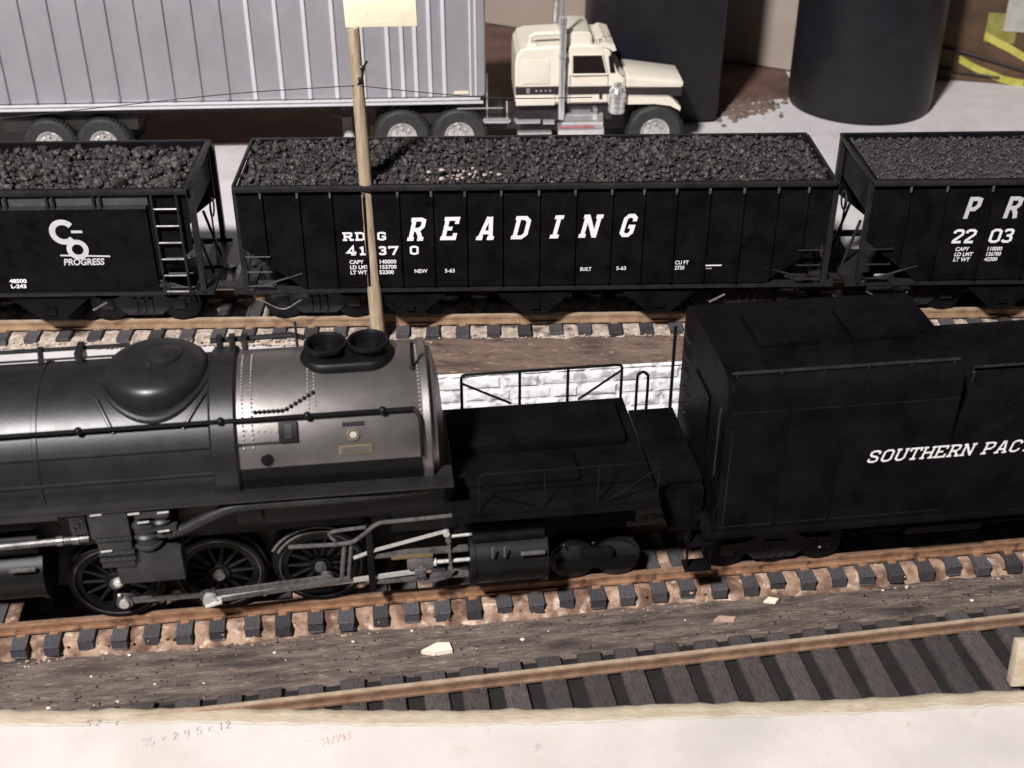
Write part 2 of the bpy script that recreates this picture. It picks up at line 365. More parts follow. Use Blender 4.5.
# ------------------------------------------------------------------ tracks
def track(label, place0, rz, s0, s1, pitch, tw, v0, v1, ht, rails, tie_m, rail_m, top_m, seed, jit=.03):
    t = empty("railway_track", place0, rz, label, "railway track", "model railway tracks")
    rr = random.Random(seed); protos = []
    for k in range(3):
        b = B(); b.box(-tw/2, tw/2, v0, v1, -.25-ht, -.25, .02)
        for v in b.bm.verts: v.co.x += rr.uniform(-.02, .02); v.co.z += rr.uniform(-.015, .01); v.co.y += rr.uniform(-.03, .03)
        protos.append(b)
    protos = [p.build("tie", tie_m, t) for p in protos]
    for p in protos:
        for v in rails:
            b = B(); b.box(-.09, .09, v-.16, v+.16, -.252, -.225, .008); pl = b.build("tie_plate", tie_m if tie_m == M['tie_worn'] else rail_m, p)
    n = int((s1-s0)/pitch); k = 0
    for i in range(n+1):
        x = s0+i*pitch+rr.uniform(-jit, jit); y = rr.uniform(-.05, .05)
        if i < 3: o = protos[i]
        else:
            o = protos[i % 3].copy(); col.objects.link(o)
            for ch in protos[i % 3].children:
                d = ch.copy(); col.objects.link(d); d.parent = o
        o.location = (x, y, rr.uniform(-.012, .012)); o.rotation_euler = (0, 0, rr.uniform(-.02, .02)+(math.pi if i % 2 and False else 0)); o.parent = t
    for v in rails:
        b = B(); b.box(s0-.3, s1+.3, v-.10, v+.10, -.25, -.20); b.box(s0-.3, s1+.3, v-.05, v+.05, -.20, -.10); b.box(s0-.3, s1+.3, v-.065, v+.065, -.10, -.012, .014)
        ro = b.build("rail", rail_m, t)
        b = B(); b.box(s0-.3, s1+.3, v-.045, v+.045, -.012, 0); b.build("rail_head", top_m, ro)
    return t
track("rear railway track carrying the three black coal hopper cars", RO, RA, -17, 17, .825, .36, -.6, 2.25, .25, (0, 1.65), M['tie'], M['railt'], M['railtop'], 11)
track("middle railway track with rusty rail and sandy ballast, under the steam locomotive and tender", FO, FA, -14, 16, .69, .33, -.52, 2.15, .25, (0, 1.65), M['tie'], M['rail'], M['raild'], 12)
b = B(); b.box(-13, 13, -3.6, .57, -.45, -.37)
struct(b.build("roadbed", M['darkbed'], smooth=0, loc=(2.24, 18.93, .42), rot=(0, 0, R(9.0))))  # near-black strip: shade of the recessed tie gaps put into its colour
# third track: wide dark ties running under the white board, one rail in view
TA = R(9.0); TO = Vector((2.24, 18.93, .42))
track("foremost railway track with broad worn ties, partly under the white board", TO, TA, -13, 13, .83, .49, -3.6, .58, .2, (0,), M['tie_worn'], M['raild'], M['railtop'], 13, jit=.05)

# ------------------------------------------------------------------ stone wall
wl = math.hypot(36, 36*.1092); wa = math.atan(.1092)
b = B(); b.box(-19, 17, 0, .11, 0, 2.115)
rr = random.Random(61); z = .02; row = 0
while z < 2.05:
    rh = .40+rr.uniform(-.02, .03)
    x = -19+rr.uniform(0, .6)
    while x < 16.5:
        bw = rr.uniform(.6, 1.1); d = rr.uniform(.02, .055)
        x1, z1 = x+bw-.045, min(z+rh-.04, 2.09); c = []
        # four-sided rough face: corners wobble, face slightly domed
        P = [(x+rr.uniform(0, .03), z+rr.uniform(0, .02)), (x1-rr.uniform(0, .03), z+rr.uniform(0, .02)), (x1-rr.uniform(0, .03), z1-rr.uniform(0, .02)), (x+rr.uniform(0, .03), z1-rr.uniform(0, .02))]
        cx, cz = (x+x1)/2, (z+z1)/2
        ra = [b.bm.verts.new((px, -.001, pz)) for px, pz in P]; rbb = [b.bm.verts.new((cx+(px-cx)*.86, -d*rr.uniform(.6, 1.2), cz+(pz-cz)*.74)) for px, pz in P]
        m_ = b.bm.verts.new((cx+rr.uniform(-.12, .12)*bw, -d*rr.uniform(1.0, 1.7), cz+rr.uniform(-.05, .05)))
        for k in range(4):
            b.bm.faces.new((ra[k], ra[(k+1) % 4], rbb[(k+1) % 4], rbb[k])); b.bm.faces.new((rbb[k], rbb[(k+1) % 4], m_))
        x += bw
    z += rh; row += 1
tag(b.build("stone_wall", M['stone'], smooth=0, loc=(0, WALL(0), -.01), rot=(0, 0, wa)), "low white wall of printed stone blocks holding up the brown bank", "wall")

# ------------------------------------------------------------------ front white board
be = empty("board", (0, 17.6, 0), 0, "white painted board with pencil notes in front of the foremost track", "board")
rb_ = random.Random(4); xs = [-16+.25*i for i in range(140)]
def edge_y(x): return .12+.0*x+(.028*(x-1) if x > 1 else 0)*1.9+.03*math.sin(x*.8)+.012*math.sin(x*3.1+1)
ed = [edge_y(x)+rb_.uniform(-.03, .03) for x in xs]
b = B(); rows = []
for x, y in zip(xs, ed):
    rows.append([b.bm.verts.new(p) for p in ((x, y, 0.0), (x, y-.01, .26+rb_.uniform(-.02, .02)), (x, y-.09, .36+rb_.uniform(-.01, .01)), (x, y-.27, .415), (x, y-.56+rb_.uniform(-.02, .02), .44))])
for a, c in zip(rows, rows[1:]):
    for k in range(4): b.bm.faces.new((a[k], c[k], c[k+1], a[k+1]))
b.build("worn_edge", M['edge'], be, smooth=60)
b = B(); rows = []
for x, y in zip(xs, ed):
    rows.append([b.bm.verts.new(p) for p in ((x, y-.50, .437), (x, y-1.2, .45), (x, -5, .45), (x, -5, 0))])
for a, c in zip(rows, rows[1:]):
    for k in range(3): b.bm.faces.new((a[k], c[k], c[k+1], a[k+1]))
b.build("board_top", M['board'], be, smooth=60)
def scrawl(strokes, m, nm, r=.009):
    b = B()
    for st in strokes: b.tube([(x, y-17.6, .452) for x, y in st], r, 5)
    return b.build(nm, m, be)
def hand(x0, y0, ang, chars, hgt, m, nm):
    H = {'3': [[(0, .9), (.3, 1), (.5, .75), (.2, .55), (.5, .35), (.3, 0), (0, .1)]], '5': [[(.5, 1), (.1, 1), (.05, .55), (.45, .5), (.4, .05), (0, .05)]],
         'x': [[(0, .2), (.4, .7)], [(0, .7), (.4, .2)]], '2': [[(0, .8), (.25, 1), (.45, .75), (0, 0), (.5, 0)]], '/': [[(0, 0), (.4, 1)]],
         '4': [[(.1, 1), (0, .5), (.5, .5)], [(.4, .9), (.35, 0)]], 'c': [[(.4, .6), (.1, .6), (.05, .15), (.4, .1)]], '1': [[(.15, 1), (.1, 0)]],
         's': [[(.45, .9), (.1, .8), (.4, .4), (.05, .05)]], 'h': [[(.05, 1), (.05, 0)], [(.05, .5), (.4, .5), (.4, 0)]], '-': [[(0, .5), (.4, .45)]], ' ': []}
    S = []; x = 0
    for ch in chars:
        for st in H[ch]:
            S.append([(x0+math.cos(ang)*(x+px*hgt)-math.sin(ang)*py*hgt, y0+math.sin(ang)*(x+px*hgt)+math.cos(ang)*py*hgt) for px, py in st])
        x += hgt*(.62 if ch != ' ' else .55)
    return scrawl(S, m, nm)
hand(-7.05, 16.59, R(17), "35 x 2 4 5 c 12", .19, M['pencil'], "pencil_note")
hand(-3.95, 16.66, R(2), "-", .16, M['red'], "red_note"); hand(-3.64, 16.6, R(17), "sh44s", .2, M['red'], "red_note")
hand(-8.3, 17.1, R(3), "5 2 - c", .16, M['pencil'], "pencil_note")
hand(.42, 16.52, R(-20), "4-", .17, M['pencil'], "pencil_note")

# ================================================================== HOPPER CARS
def coal_load(name, label, s0, s1, v0, v1, h, r0, r1, n, seed, m, crown=.25):
    rr = random.Random(seed); b = B()
    o = bmesh.new(); bmesh.ops.create_icosphere(o, subdivisions=1, radius=1); base = [v.co.copy() for v in o.verts]; fc = [[v.index for v in f.verts] for f in o.faces]; o.free()
    def top(s, v):
        a = (s-s0)/(s1-s0); c = (v-v0)/(v1-v0)
        e = min(1, 5*min(a, 1-a)*(s1-s0)/6)*min(1, 4*min(c, 1-c))
        return h+crown*e*(.6+.4*math.sin(s*1.7+seed)*math.cos(v*1.3))
    # bed under the lumps
    gs = 60; gv = 12; G = [[b.bm.verts.new((s0+(s1-s0)*i/gs, v0+(v1-v0)*j/gv, top(s0+(s1-s0)*i/gs, v0+(v1-v0)*j/gv)-r1*.7)) for j in range(gv+1)] for i in range(gs+1)]
    for i in range(gs):
        for j in range(gv): b.bm.faces.new((G[i][j], G[i+1][j], G[i+1][j+1], G[i][j+1]))
    for _ in range(n):
        s = rr.uniform(s0+r1*.5, s1-r1*.5); v = rr.uniform(v0+r1*.4, v1-r1*.4); r = r0+(r1-r0)*rr.random()**2
        z = top(s, v)+rr.uniform(-.5, .35)*r
        mx = Matrix.Rotation(rr.uniform(0, 6.28), 3, Vector((rr.uniform(-1, 1), rr.uniform(-1, 1), rr.uniform(-1, 1))).normalized())
        sc3 = Vector((rr.uniform(.7, 1.25), rr.uniform(.6, 1.1), rr.uniform(.55, 1)))
        vs = []
        for p in base:
            q = mx @ Vector((p.x*sc3.x, p.y*sc3.y, p.z*sc3.z))*r*rr.uniform(.72, 1.15); vs.append(b.bm.verts.new((s+q.x, v+q.y, z+q.z)))
        for f in fc: b.bm.faces.new([vs[i] for i in f])
    o = b.build(name, m, None, smooth=0, loc=RO, rot=(0, 0, RA), keep_normals=True)
    return tag(o, label, "coal", kind='stuff')
def bogie(parent, s, v0=-.03, wheels=(-.95, .95)):
    b = B()
    for sg, v in ((-1, v0-.14), (1, 1.65+.03)):
        out = [(-1.25, .58), (-.75, .50), (-.45, .22), (.45, .22), (.75, .50), (1.25, .58), (1.25, .74), (.7, .72), (.42, .88), (-.42, .88), (-.7, .72), (-1.25, .74)]
        b.prism([(s+x, v, z) for x, z in out], (0, .11, 0))
        for x in wheels: b.box(s+x-.16, s+x+.16, v-.05, v+.13, .42, .74, .02)
        for x in (-.2, 0, .2): b.cyl((s+x, v+.02, .30), (s+x, v+.02, .72), .07, n=10)
    b.box(s-.28, s+.28, v0, 1.68, .72, .95)
    bo = b.build("bogie", M['black2'], parent)
    for x in wheels:
        b = B()
        for v in (0, 1.65):
            sg = 1 if v == 0 else -1
            b.lathe([(.10, -.08*sg), (.42, -.08*sg), (.46, -.07*sg), (.46, .04*sg), (.52, .05*sg), (.52, .08*sg), (.1, .08*sg)], (s+x, v, .46), 'y', 24)
        b.cyl((s+x, 0, .46), (s+x, 1.65, .46), .07, n=10); b.build("wheelset", M['locod'], bo)
    return bo
def grabs(b, pts, r=.022):
    for a, c, out in pts:
        a = Vector(a); c = Vector(c); o = Vector(out); b.tube([a, a+o, c+o, c], r, 6)
def hopper(label, s0, s1, htop, posts, offset_side=False, ladder=None, cut=1.5):
    e = empty("hopper_car", RO, RA, label, "hopper car", "coal hopper cars on the rear track")
    v0, v1 = -.85, 2.36
    hs = 1.32
    # sides, floor, slope sheets: body
    b = B()
    for v, d in ((v0, .06), (v1, -.06)):
        b.prism([(s0+.05, v, hs+1.15), (s0+cut, v, hs), (s1-cut, v, hs), (s1-.05, v, hs+1.15), (s1-.05, v, htop), (s0+.05, v, htop)], (0, d, 0))
    b.box(s0+cut-.1, s1-cut+.1, v0+.06, v1-.06, hs+.02, hs+.1)
    for a, sgn in ((s0, 1), (s1, -1)):
        x0 = a+sgn*.08; x1 = a+sgn*(cut+.4)
        b.prism([(x0, v0+.06, hs+1.75), (x1, v0+.06, hs+.1), (x1+sgn*.06, v0+.06, hs+.1), (x0+sgn*.06, v0+.06, hs+1.78)], (0, v1-v0-.12, 0))
        b.box(min(x0, x0+sgn*.05), max(x0, x0+sgn*.05), v0+.06, v1-.06, hs+1.75, htop-.01)
    body = b.build("body", M['black'], e)
    if offset_side:
        b = B(); b.prism([(s0+1.35, v0-.002, hs+.02), (s0+1.35, v0-.09, hs+.08), (s0+1.35, v0-.09, htop-.50), (s0+1.35, v0-.002, htop-.40)], (s1-s0-2.4, 0, 0)); b.build("side_panel", M['black'], e)
        b = B(); b.box(s0+1.3, s1-1.0, v0-.02, v0-.003, htop-.42, htop-.13); b.build("upper_band", M['grey3'], e)
    # rim
    b = B(); b.box(s0-.02, s1+.02, v0-.13, v0+.0, htop-.12, htop, .02); b.box(s0-.02, s1+.02, v1-.0, v1+.13, htop-.12, htop, .02)
    ew = .10 if offset_side else .03
    b.box(s0-.05, s0+ew, v0+.03, v1-.03, htop-.10, htop+.004, .02); b.box(s1-ew, s1+.05, v0+.03, v1-.03, htop-.10, htop+.004, .02); b.build("rim", M['black2'], e)
    # sill and hopper bays
    b = B(); b.box(s0-.30, s1+.30, v0+.05, v0+.14, hs-.18, hs-.01); b.box(s0-.30, s1+.30, v1-.14, v1-.05, hs-.18, hs-.01); b.box(s0-.35, s1+.35, .55, 1.1, .85, hs-.02)
    b.build("side_sill", M['black2'], e)
    L = s1-s0; nb = 3
    for k in range(nb):
        c = s0+L*(.28+.22*k); b = B()
        b.prism([(c-1.35, v0+.18, hs-.02), (c-.25, v0+.18, .35), (c+.25, v0+.18, .35), (c+1.35, v0+.18, hs-.02)], (0, v1-v0-.36, 0))
        b.box(c-.12, c+.12, v0+.10, v0+.18, .55, .70); b.build("discharge_bay", M['black'], e)
    # posts
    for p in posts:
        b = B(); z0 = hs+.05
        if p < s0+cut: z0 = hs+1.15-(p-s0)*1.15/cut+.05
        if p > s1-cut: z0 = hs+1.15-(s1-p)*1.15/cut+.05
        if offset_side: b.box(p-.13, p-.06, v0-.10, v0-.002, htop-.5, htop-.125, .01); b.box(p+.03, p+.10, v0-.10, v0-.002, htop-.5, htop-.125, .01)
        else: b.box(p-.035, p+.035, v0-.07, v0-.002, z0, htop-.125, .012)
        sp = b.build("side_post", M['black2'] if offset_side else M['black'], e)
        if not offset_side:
            b = B(); b.box(p-.03, p+.03, v0-.10, v0-.072, htop-.30, htop-.13, .008); b.build("post_glint", M['steel'], sp)  # pale strip standing in for light caught at the post top
    # end frames: corner posts, platform, brake rods, grab irons, coupler
    for a, sgn in ((s0, -1), (s1, 1)):
        for v in (v0+.02, v1-.18):
            b = B(); b.box(a-.03+sgn*.02, a+.11+sgn*.02, v, v+.16, hs-.16, htop-.11); b.build("corner_post", M['black2'], e)
        b = B(); x0, x1 = sorted((a+sgn*.32, a-sgn*.2)); b.box(x0, x1, v0+.02, v1-.02, hs-.17, hs-.06); b.build("end_sill", M['black2'], e)
        b = B(); b.box(*sorted((a+sgn*.3, a+sgn*.75)), .70, .95, .85, 1.08, .03); b.box(*sorted((a+sgn*.62, a+sgn*.86)), .64, 1.02, .78, 1.12, .05); b.build("coupler", M['steel'], e)
        b = B(); b.tube([(a+sgn*.12, .3, hs-.1), (a-sgn*.2, .3, hs+1.2)], .04, 6); b.tube([(a+sgn*.12, 1.4, hs-.1), (a-sgn*.2, 1.4, hs+1.2)], .04, 6)
        b.tube([(a+sgn*.22, .5, hs), (a+sgn*.22, .5, hs+1.9)], .025, 6); b.torus((a+sgn*.26, .5, hs+1.7), (1, 0, 0), .24, .025, 20, 6); b.build("hand_brake", M['black2'], e)
        # near side grab irons on the end bay
        b = B(); x = a-sgn*.12
        for z in (hs+.12, hs+.52, hs+.95): grabs(b, [((x, v0+.0, z), (x-sgn*.62, v0+.0, z), (0, -.09, 0))])
        b.tube([(a-sgn*.1, v0+.02, hs-.05), (a-sgn*1.5, v0+.02, hs+.42)], .03, 6); b.build("grab_iron", M['steel'] if False else M['black2'], e)
    if ladder:
        b = B(); x0, x1 = ladder
        for x in ladder: b.box(x-.025, x+.025, v0-.17, v0-.11, hs-.06, htop-.13)
        b.build("ladder_rail", M['black2'], e)
        for k in range(6):
            b = B(); z = hs+.02+k*.46; b.tube([(x0, v0-.14, z), (x1, v0-.14, z)], .028, 6); b.build("ladder_rung", M['steel'], e)
    bogie(e, s0+1.75); bogie(e, s1-1.75)
    b = B(); b.tube(smoothpath([(s0+.3, v0+.1, .95), (s0+.9, v0-.02, .72), (s0+1.4, v0+.05, .95)]), .02, 6); b.tube([(s1-2.9, v0+.05, .72), (s1-2.5, v0+.05, .95)], .03, 6); b.build("brake_rod", M['steel'], e)
    return e
def onside(v): return lambda x, y, lift: (x, v-lift, y)
PX = .02536
def sx(px): return -2.70+(px-407)*PX
# --- Reading car
rd = hopper("black hopper car lettered READING, heaped with coal, behind the pole", -6.93, 8.09, 4.16, [sx(p) for p in (266, 302, 334, 367, 400, 433, 466, 502, 539, 575, 611, 643, 675, 708, 742, 776, 806)])
V = -.856
its = []
for ch, a, c, yo in (('R', 407, 427, 0), ('E', 440, 460, .01), ('A', 476, 498, .0), ('D', 511, 532, .01), ('I', 546, 567, .02), ('N', 579, 603, .03), ('G', 619, 637, .035)):
    its.append((ch, sx(a)+.0, 2.63+yo, (c-a)*PX*.80, .64))
letters("lettering", its, onside(V), rd, M['letter'], .165, True, .24)
its = [('R', sx(343), 2.65, .28, .24), ('D', sx(355.5), 2.65, .27, .24), ('G', sx(377), 2.65, .25, .24)]
its += [('4', sx(345.5), 2.24, .27, .25), ('1', sx(357), 2.24, .25, .25), ('3', sx(377), 2.24, .24, .25), ('7', sx(387.5), 2.24, .28, .25), ('0', sx(409), 2.24, .25, .25)]
letters("lettering", its, onside(V), rd, M['letter'], .22, True, 0)
text("CAPY\nLD LMT\nLT WT", .15, rd, (sx(348), V, 2.0), M['letter'], sx=.95, offset=.004)
text("140000\n153700\n52300", .15, rd, (sx(377.5), V, 2.0), M['letter'], sx=1.0, offset=.004)
text("NEW", .145, rd, (sx(413), V, 1.72), M['letter'], offset=.003); text("5-63", .145, rd, (sx(444), V, 1.72), M['letter'], offset=.003)
text("BUILT", .14, rd, (sx(582), V, 1.72), M['letter'], sx=.8, offset=.003); text("5-63", .145, rd, (sx(619), V, 1.73), M['letter'], offset=.003)
text("CU FT\n2750", .15, rd, (sx(679), V, 1.87), M['letter'], sx=.85, offset=.003); text("4 8 34", .06, rd, (sx(711), V, 1.72), M['letter'])
b = B(); b.box(sx(708), sx(727), V-.003, V, 1.81, 1.845); b.build("lettering", M['letter'], rd)
coal_load("coal_load", "glinting lumps of coal heaped in the READING hopper behind the pole", -6.90, 8.06, -.86, 2.38, 4.11, .035, .12, 3400, 21, M['coal'], .16)
rr = random.Random(5); b = B()
for _ in range(22):
    q = rp(rr.gauss(-1.25, .45), rr.uniform(-.75, -.1), 4.26+rr.uniform(-.02, .03)); r = rr.uniform(.03, .075)
    b.ball(q, r, 1, (rr.uniform(.8, 1.4), 1, .7))
tag(b.build("pale_stones", M['gapr'], smooth=0), "a few pale stones among the coal of the READING hopper", "stones", kind='stuff')
# --- C&O car
co = hopper("black hopper car with grey round emblem over PROGRESS and a side ladder", -22.4, -8.08, 4.13, [-21.2, -19.8, -18.4, -17.0, -15.6, -14.2, -12.62, -11.45, -10.3], offset_side=True, ladder=(-8.95, -8.33))
V = -.945
def pc(x, y): return (-11.61+(x-47)*.0252, 3.37-(y-220)*.0285)
def arcs(cx, cy, r, a0, a1, n=18):
    X, Y = pc(cx, cy); return [(X+r*math.cos(R(a0+(a1-a0)*i/n)), Y+r*1.0*math.sin(R(a0+(a1-a0)*i/n))) for i in range(n+1)]
b = B(); P2 = lambda lift: (lambda q: (q.x, V-lift, q.y))
ribbon(b, arcs(60, 232, .27, 38, 318), .15, P2(.001)); X, Y = pc(72.5, 250)
ribbon(b, arcs(71, 249, .21, 0, 342, 20), .13, P2(.0022), closed=True)
ribbon(b, [pc(68, 231.8), pc(79, 231.8)], .07, P2(.003)); ribbon(b, [pc(52.5, 254.5), pc(102, 256)], .045, P2(.0036))
b.build("emblem", M['letterg'], co, smooth=0, keep_normals=True)
x, y = pc(54, 264.2); text("PROGRESS", .25, co, (x, V-.001, y), M['letterg'], shear=.2, sx=.87, offset=.008)
x, y = pc(0, 281.3); text("48500\nL-243", .15, co, (x-.1, V-.001, y), M['letter'], sx=1.15, offset=.006)
coal_load("coal_load", "coarse glinting coal in the hopper car with the PROGRESS emblem", -22.2, -8.2, -.80, 2.31, 3.98, .045, .165, 2300, 22, M['coal'], .12)
# --- PRR car
pr = hopper("black hopper car lettered P R 22 03 with finer coal", 9.05, 23.4, 4.14, [10.0, 10.92, 12.08, 13.3, 14.3, 15.7, 16.9, 18.1, 19.3, 20.5])
V = -.86
def pp(x, y): return (11.43+(x-965)*.0264, 3.67-(y-197)*.0288)
its = []
for ch, x, wd in (('P', 966.5, .38), ('R', 1005, .42)):
    X, Y = pp(x, 218); its.append((ch, X, Y, wd, .60))
letters("lettering", its, onside(V), pr, M['letterg'], .185, False, .14)
its = []
for ch, x in (('2', 959), ('2', 971), ('O', 996), ('3', 1008)):
    X, Y = pp(x, 242); its.append((ch, X, Y, .33, .40))
letters("lettering", its, onside(V), pr, M['letter'], .175, False, .12)
x, y = pp(966, 249.5); text("CAPY\nLD LMT\nLT WT", .15, pr, (x, V, y), M['letter'], shear=.15, sx=.95, offset=.004)
x, y = pp(997, 249.5); text("110000\n126700\n42300", .15, pr, (x, V, y), M['letter'], shear=.15, sx=.9, offset=.004)
coal_load("coal_load", "fine dull coal filling the hopper car lettered P R", 9.15, 23.3, -.80, 2.31, 4.04, .03, .075, 4200, 23, M['coalf'], .14)

# ================================================================== LOCOMOTIVE
lo = empty("steam_locomotive", FO, FA, "black steam locomotive with grey smokebox, sand dome and twin stacks", "locomotive")
VC, HC, RB = .85, 3.92, 1.68
def cp(ang, r): return (VC-r*math.cos(R(ang)), HC+r*math.sin(R(ang)))   # angle up from the near horizontal
def ring(b, s0, s1, r, bev=.03, n=72):
    b.lathe([(r-.25, s0), (r-bev, s0), (r, s0+bev), (r, s1-bev), (r-bev, s1), (r-.25, s1)], (0, VC, HC), 'x', n, hoop=True)
b = B(); b.lathe([(RB-.05, -14.5), (RB, -14.45), (RB, -5.5), (RB-.2, -5.45)], (0, VC, HC), 'x', 96); boil = b.build("boiler", M['loco'], lo, smooth=40)
for s in (-9.2, -12.0):
    b = B(); ring(b, s-.05, s+.05, RB+.022, .01); b.build("boiler_band", M['loco'], lo)
b = B(); ring(b, -5.95, -5.42, RB+.09, .05, 96); b.build("smokebox_ring", M['loco'], lo)
b = B(); b.lathe([(RB, -5.45), (RB, -1.72), (RB-.03, -1.68), (RB-.10, -1.66), (RB-.12, -1.66), (RB-.16, -1.55), (RB*.6, -1.42), (.2, -1.36), (.02, -1.36)], (0, VC, HC), 'x', 96); b.build("smokebox", M['graphite'], lo, smooth=40)
b = B(); ring(b, -1.84, -1.66, RB+.03, .025, 96); b.build("end_ring", M['graphite'], lo)
# rivets on the smokebox (pattern of one part)
b = B(); rr = random.Random(9)
def riv(s, a, r=.028): v, h = cp(a, RB+.004); b.ball((s, v, h), r, 1)
for k in range(26):
    a = 22+k*3.0
    for s in (-5.12, -5.30): riv(s, a)
    if a > 45: riv(-4.02, a); riv(-3.90, a+1.5, .024)
    riv(-1.86, a, .024)
for k in range(8): riv(-5.25+.12*k, 33.5-.3*k, .022)
b.build("rivets", M['graphite'], lo)
# beaded seam: row of nuts climbing from handrail
b = B()
for k in range(14):
    t = k/13; s = -5.05+1.12*t; a = 43.5+(2 if t < .5 else 2+(t-.5)*22); v, h = cp(a, RB+.02); b.ball((s, v, h), .05, 1)
b.build("bolt_row", M['locod'], lo)
# dome
b = B(); b.lathe([(1.14, 4.8), (1.13, 5.2), (1.12, 5.42), (1.10, 5.54), (1.06, 5.63), (.98, 5.70), (.84, 5.76), (.6, 5.79), (.3, 5.81), (.01, 5.815)], (-6.98, VC, 0), 'z', 72, .94, 1.0)
dm = b.build("sand_dome", M['loco'], lo, smooth=50)
b = B(); fl = []
for k in range(61):
    t = R(-20-140*k/60); x = 1.17*.94*math.cos(t); y = 1.17*math.sin(t); fl.append((-6.98+x, VC+y, HC+math.sqrt(RB**2-y*y)+.0))
b.tube(fl, [.03+.075*math.sin(math.pi*k/60) for k in range(61)], 10); b.build("dome_flange", M['loco'], dm)
b = B(); b.lathe([(.34, 5.73), (.34, 5.83), (.26, 5.87), (.01, 5.88)], (-6.8, VC+.1, 0), 'z', 24); b.ball((-7.05, VC-.3, 5.81), .05, 1); b.build("hatch", M['loco'], dm)
for a, c in ((-8.05, -7.72), (-5.98, -6.42)):
    b = B(); pts = []
    for k in range(9):
        t = k/8; an = 62-24*t; v, h = cp(an, RB+.03); pts.append((a+(c-a)*t, v, h))
    b.tube(pts, .035, 8); b.build("sand_pipe", M['loco'], lo)
# twin stacks on one flared base
def stadium(r, half, n=20):
    return [(half+r*math.cos(R(-90+180*i/n)), r*math.sin(R(-90+180*i/n))) for i in range(n+1)]+[(-half+r*math.cos(R(90+180*i/n)), r*math.sin(R(90+180*i/n))) for i in range(n+1)]
b = B(); rings = []
for r, h in ((.72, 5.0), (.64, 5.28), (.58, 5.44), (.54, 5.56), (.52, 5.64), (.48, 5.68), (.40, 5.69)):
    rings.append([b.bm.verts.new((-3.22+x, VC+y, h)) for x, y in stadium(r, .42)])
for a, c in zip(rings, rings[1:]):
    for k in range(len(a)): b.bm.faces.new((a[k], a[(k+1) % len(a)], c[(k+1) % len(a)], c[k]))
b.bm.faces.new(rings[-1]); sb = b.build("stack_base", M['locod'], lo, smooth=50)
for s in (-3.64, -2.80):
    b = B(); b.lathe([(.36, 5.5), (.36, 5.78), (.42, 5.82), (.44, 5.87), (.42, 5.92), (.37, 5.92), (.34, 5.87), (.33, 5.5), (.01, 5.48)], (s, VC, 0), 'z', 36); b.build("stack", M['locod'], lo, smooth=50)
# handrails and stanchions
b = B(); a0 = 40.5
v, h = cp(a0, RB+.13); pts = [(-14.5, v, h), (-2.0, v, h)]
for k in range(5):
    aa = a0-k*2.0; v2, h2 = cp(aa, RB+.13); pts.append((-2.0+.12*math.sin(R(22.5*k)), v2, h2))
for k in range(8):
    aa = a0-8-k*3.2; v2, h2 = cp(aa, RB+.13); pts.append((-1.88, v2, h2))
b.tube(pts, .042, 8); b.build("handrail", M['locod'], lo)
for s in (-11.2, -8.35, -5.7, -4.05, -2.6):
    b = B(); v1, h1 = cp(a0, RB-.05); v2, h2 = cp(a0, RB+.16); b.cyl((s, v1, h1), (s, v2, h2), .05, n=10); b.ball((s, v, h), .085, 2); b.build("stanchion", M['locod'], lo)
b = B(); v, h = cp(25, RB+.03); b.tube([(-14.5, v, h-.02), (-5.35, v, h)], .028, 8); b.tube([(-5.5, v, h), (-4.6, v, h)], .02, 6); b.build("side_pipe", M['loco'], lo)
b = B(); v, h = cp(6, RB+.02); b.tube([(-14.5, v, h), (-9, v, h), (-5.6, v, h+.02)], .03, 8); b.build("side_pipe", M['loco'], lo)
# two pipes over the boiler crown
b = B(); b.tube([(-14.5, 1.75, 5.62), (-7.6, 1.75, 5.62)], .045, 8); b.tube([(-14.5, 1.35, 5.62), (-7.7, 1.35, 5.62)], .025, 8)
for s in (-9.35, -8.55): b.cyl((s, 1.5, 5.3), (s, 1.72, 5.72), .06, n=8)
b.box(-8.62, -8.48, 1.3, 1.8, 5.4, 5.75, .02); b.build("roof_pipe", M['loco'], lo)
b = B(); b.tube([(-6.0, 1.75, 5.60), (-4.35, 1.75, 5.62), (-4.1, 1.6, 5.62)], .06, 8); b.cyl((-4.25, 1.6, 5.2), (-4.25, 1.6, 6.0), .03, n=8)
for s in (-5.8, -5.55, -5.3): b.box(s-.06, s+.06, 1.5, 1.75, 5.4, 5.75, .02)
b.build("roof_pipe", M['loco'], lo)
# fittings on the smokebox side
def onboil(s, a): v, h = cp(a, RB); return Vector((s, v, h)), Vector((0, -math.cos(R(a)), math.sin(R(a)))), Vector((0, math.sin(R(a)), math.cos(R(a))))
def plate(nm, s0, s1, a0_, a1_, th, m, parent=lo):
    b = B(); P = []
    for k in range(7):
        a = a0_+(a1_-a0_)*k/6; v0_, h0_ = cp(a, RB-.02); v1_, h1_ = cp(a, RB+th); P.append(((v0_, h0_), (v1_, h1_)))
    for i in range(6):
        (i0, o0), (i1, o1) = P[i], P[i+1]
        b.face([(s0, *o0), (s1, *o0), (s1, *o1), (s0, *o1)]); b.face([(s0, *i0), (s0, *o0), (s0, *o1), (s0, *i1)]); b.face([(s1, *i0), (s1, *i1), (s1, *o1), (s1, *o0)])
    (i0, o0), (i1, o1) = P[0], P[-1]; b.face([(s0, *i0), (s1, *i0), (s1, *o0), (s0, *o0)]); b.face([(s0, *i1), (s0, *o1), (s1, *o1), (s1, *i1)])
    return b.build(nm, m, parent)
plate("hatch_plate", -4.62, -4.27, 25, 38, .09, M['locod']); plate("hatch_plate", -4.5, -4.36, 27, 36, .12, M['loco'])
plate("number_plate", -3.40, -2.98, 32.5, 35, .035, M['locod'])
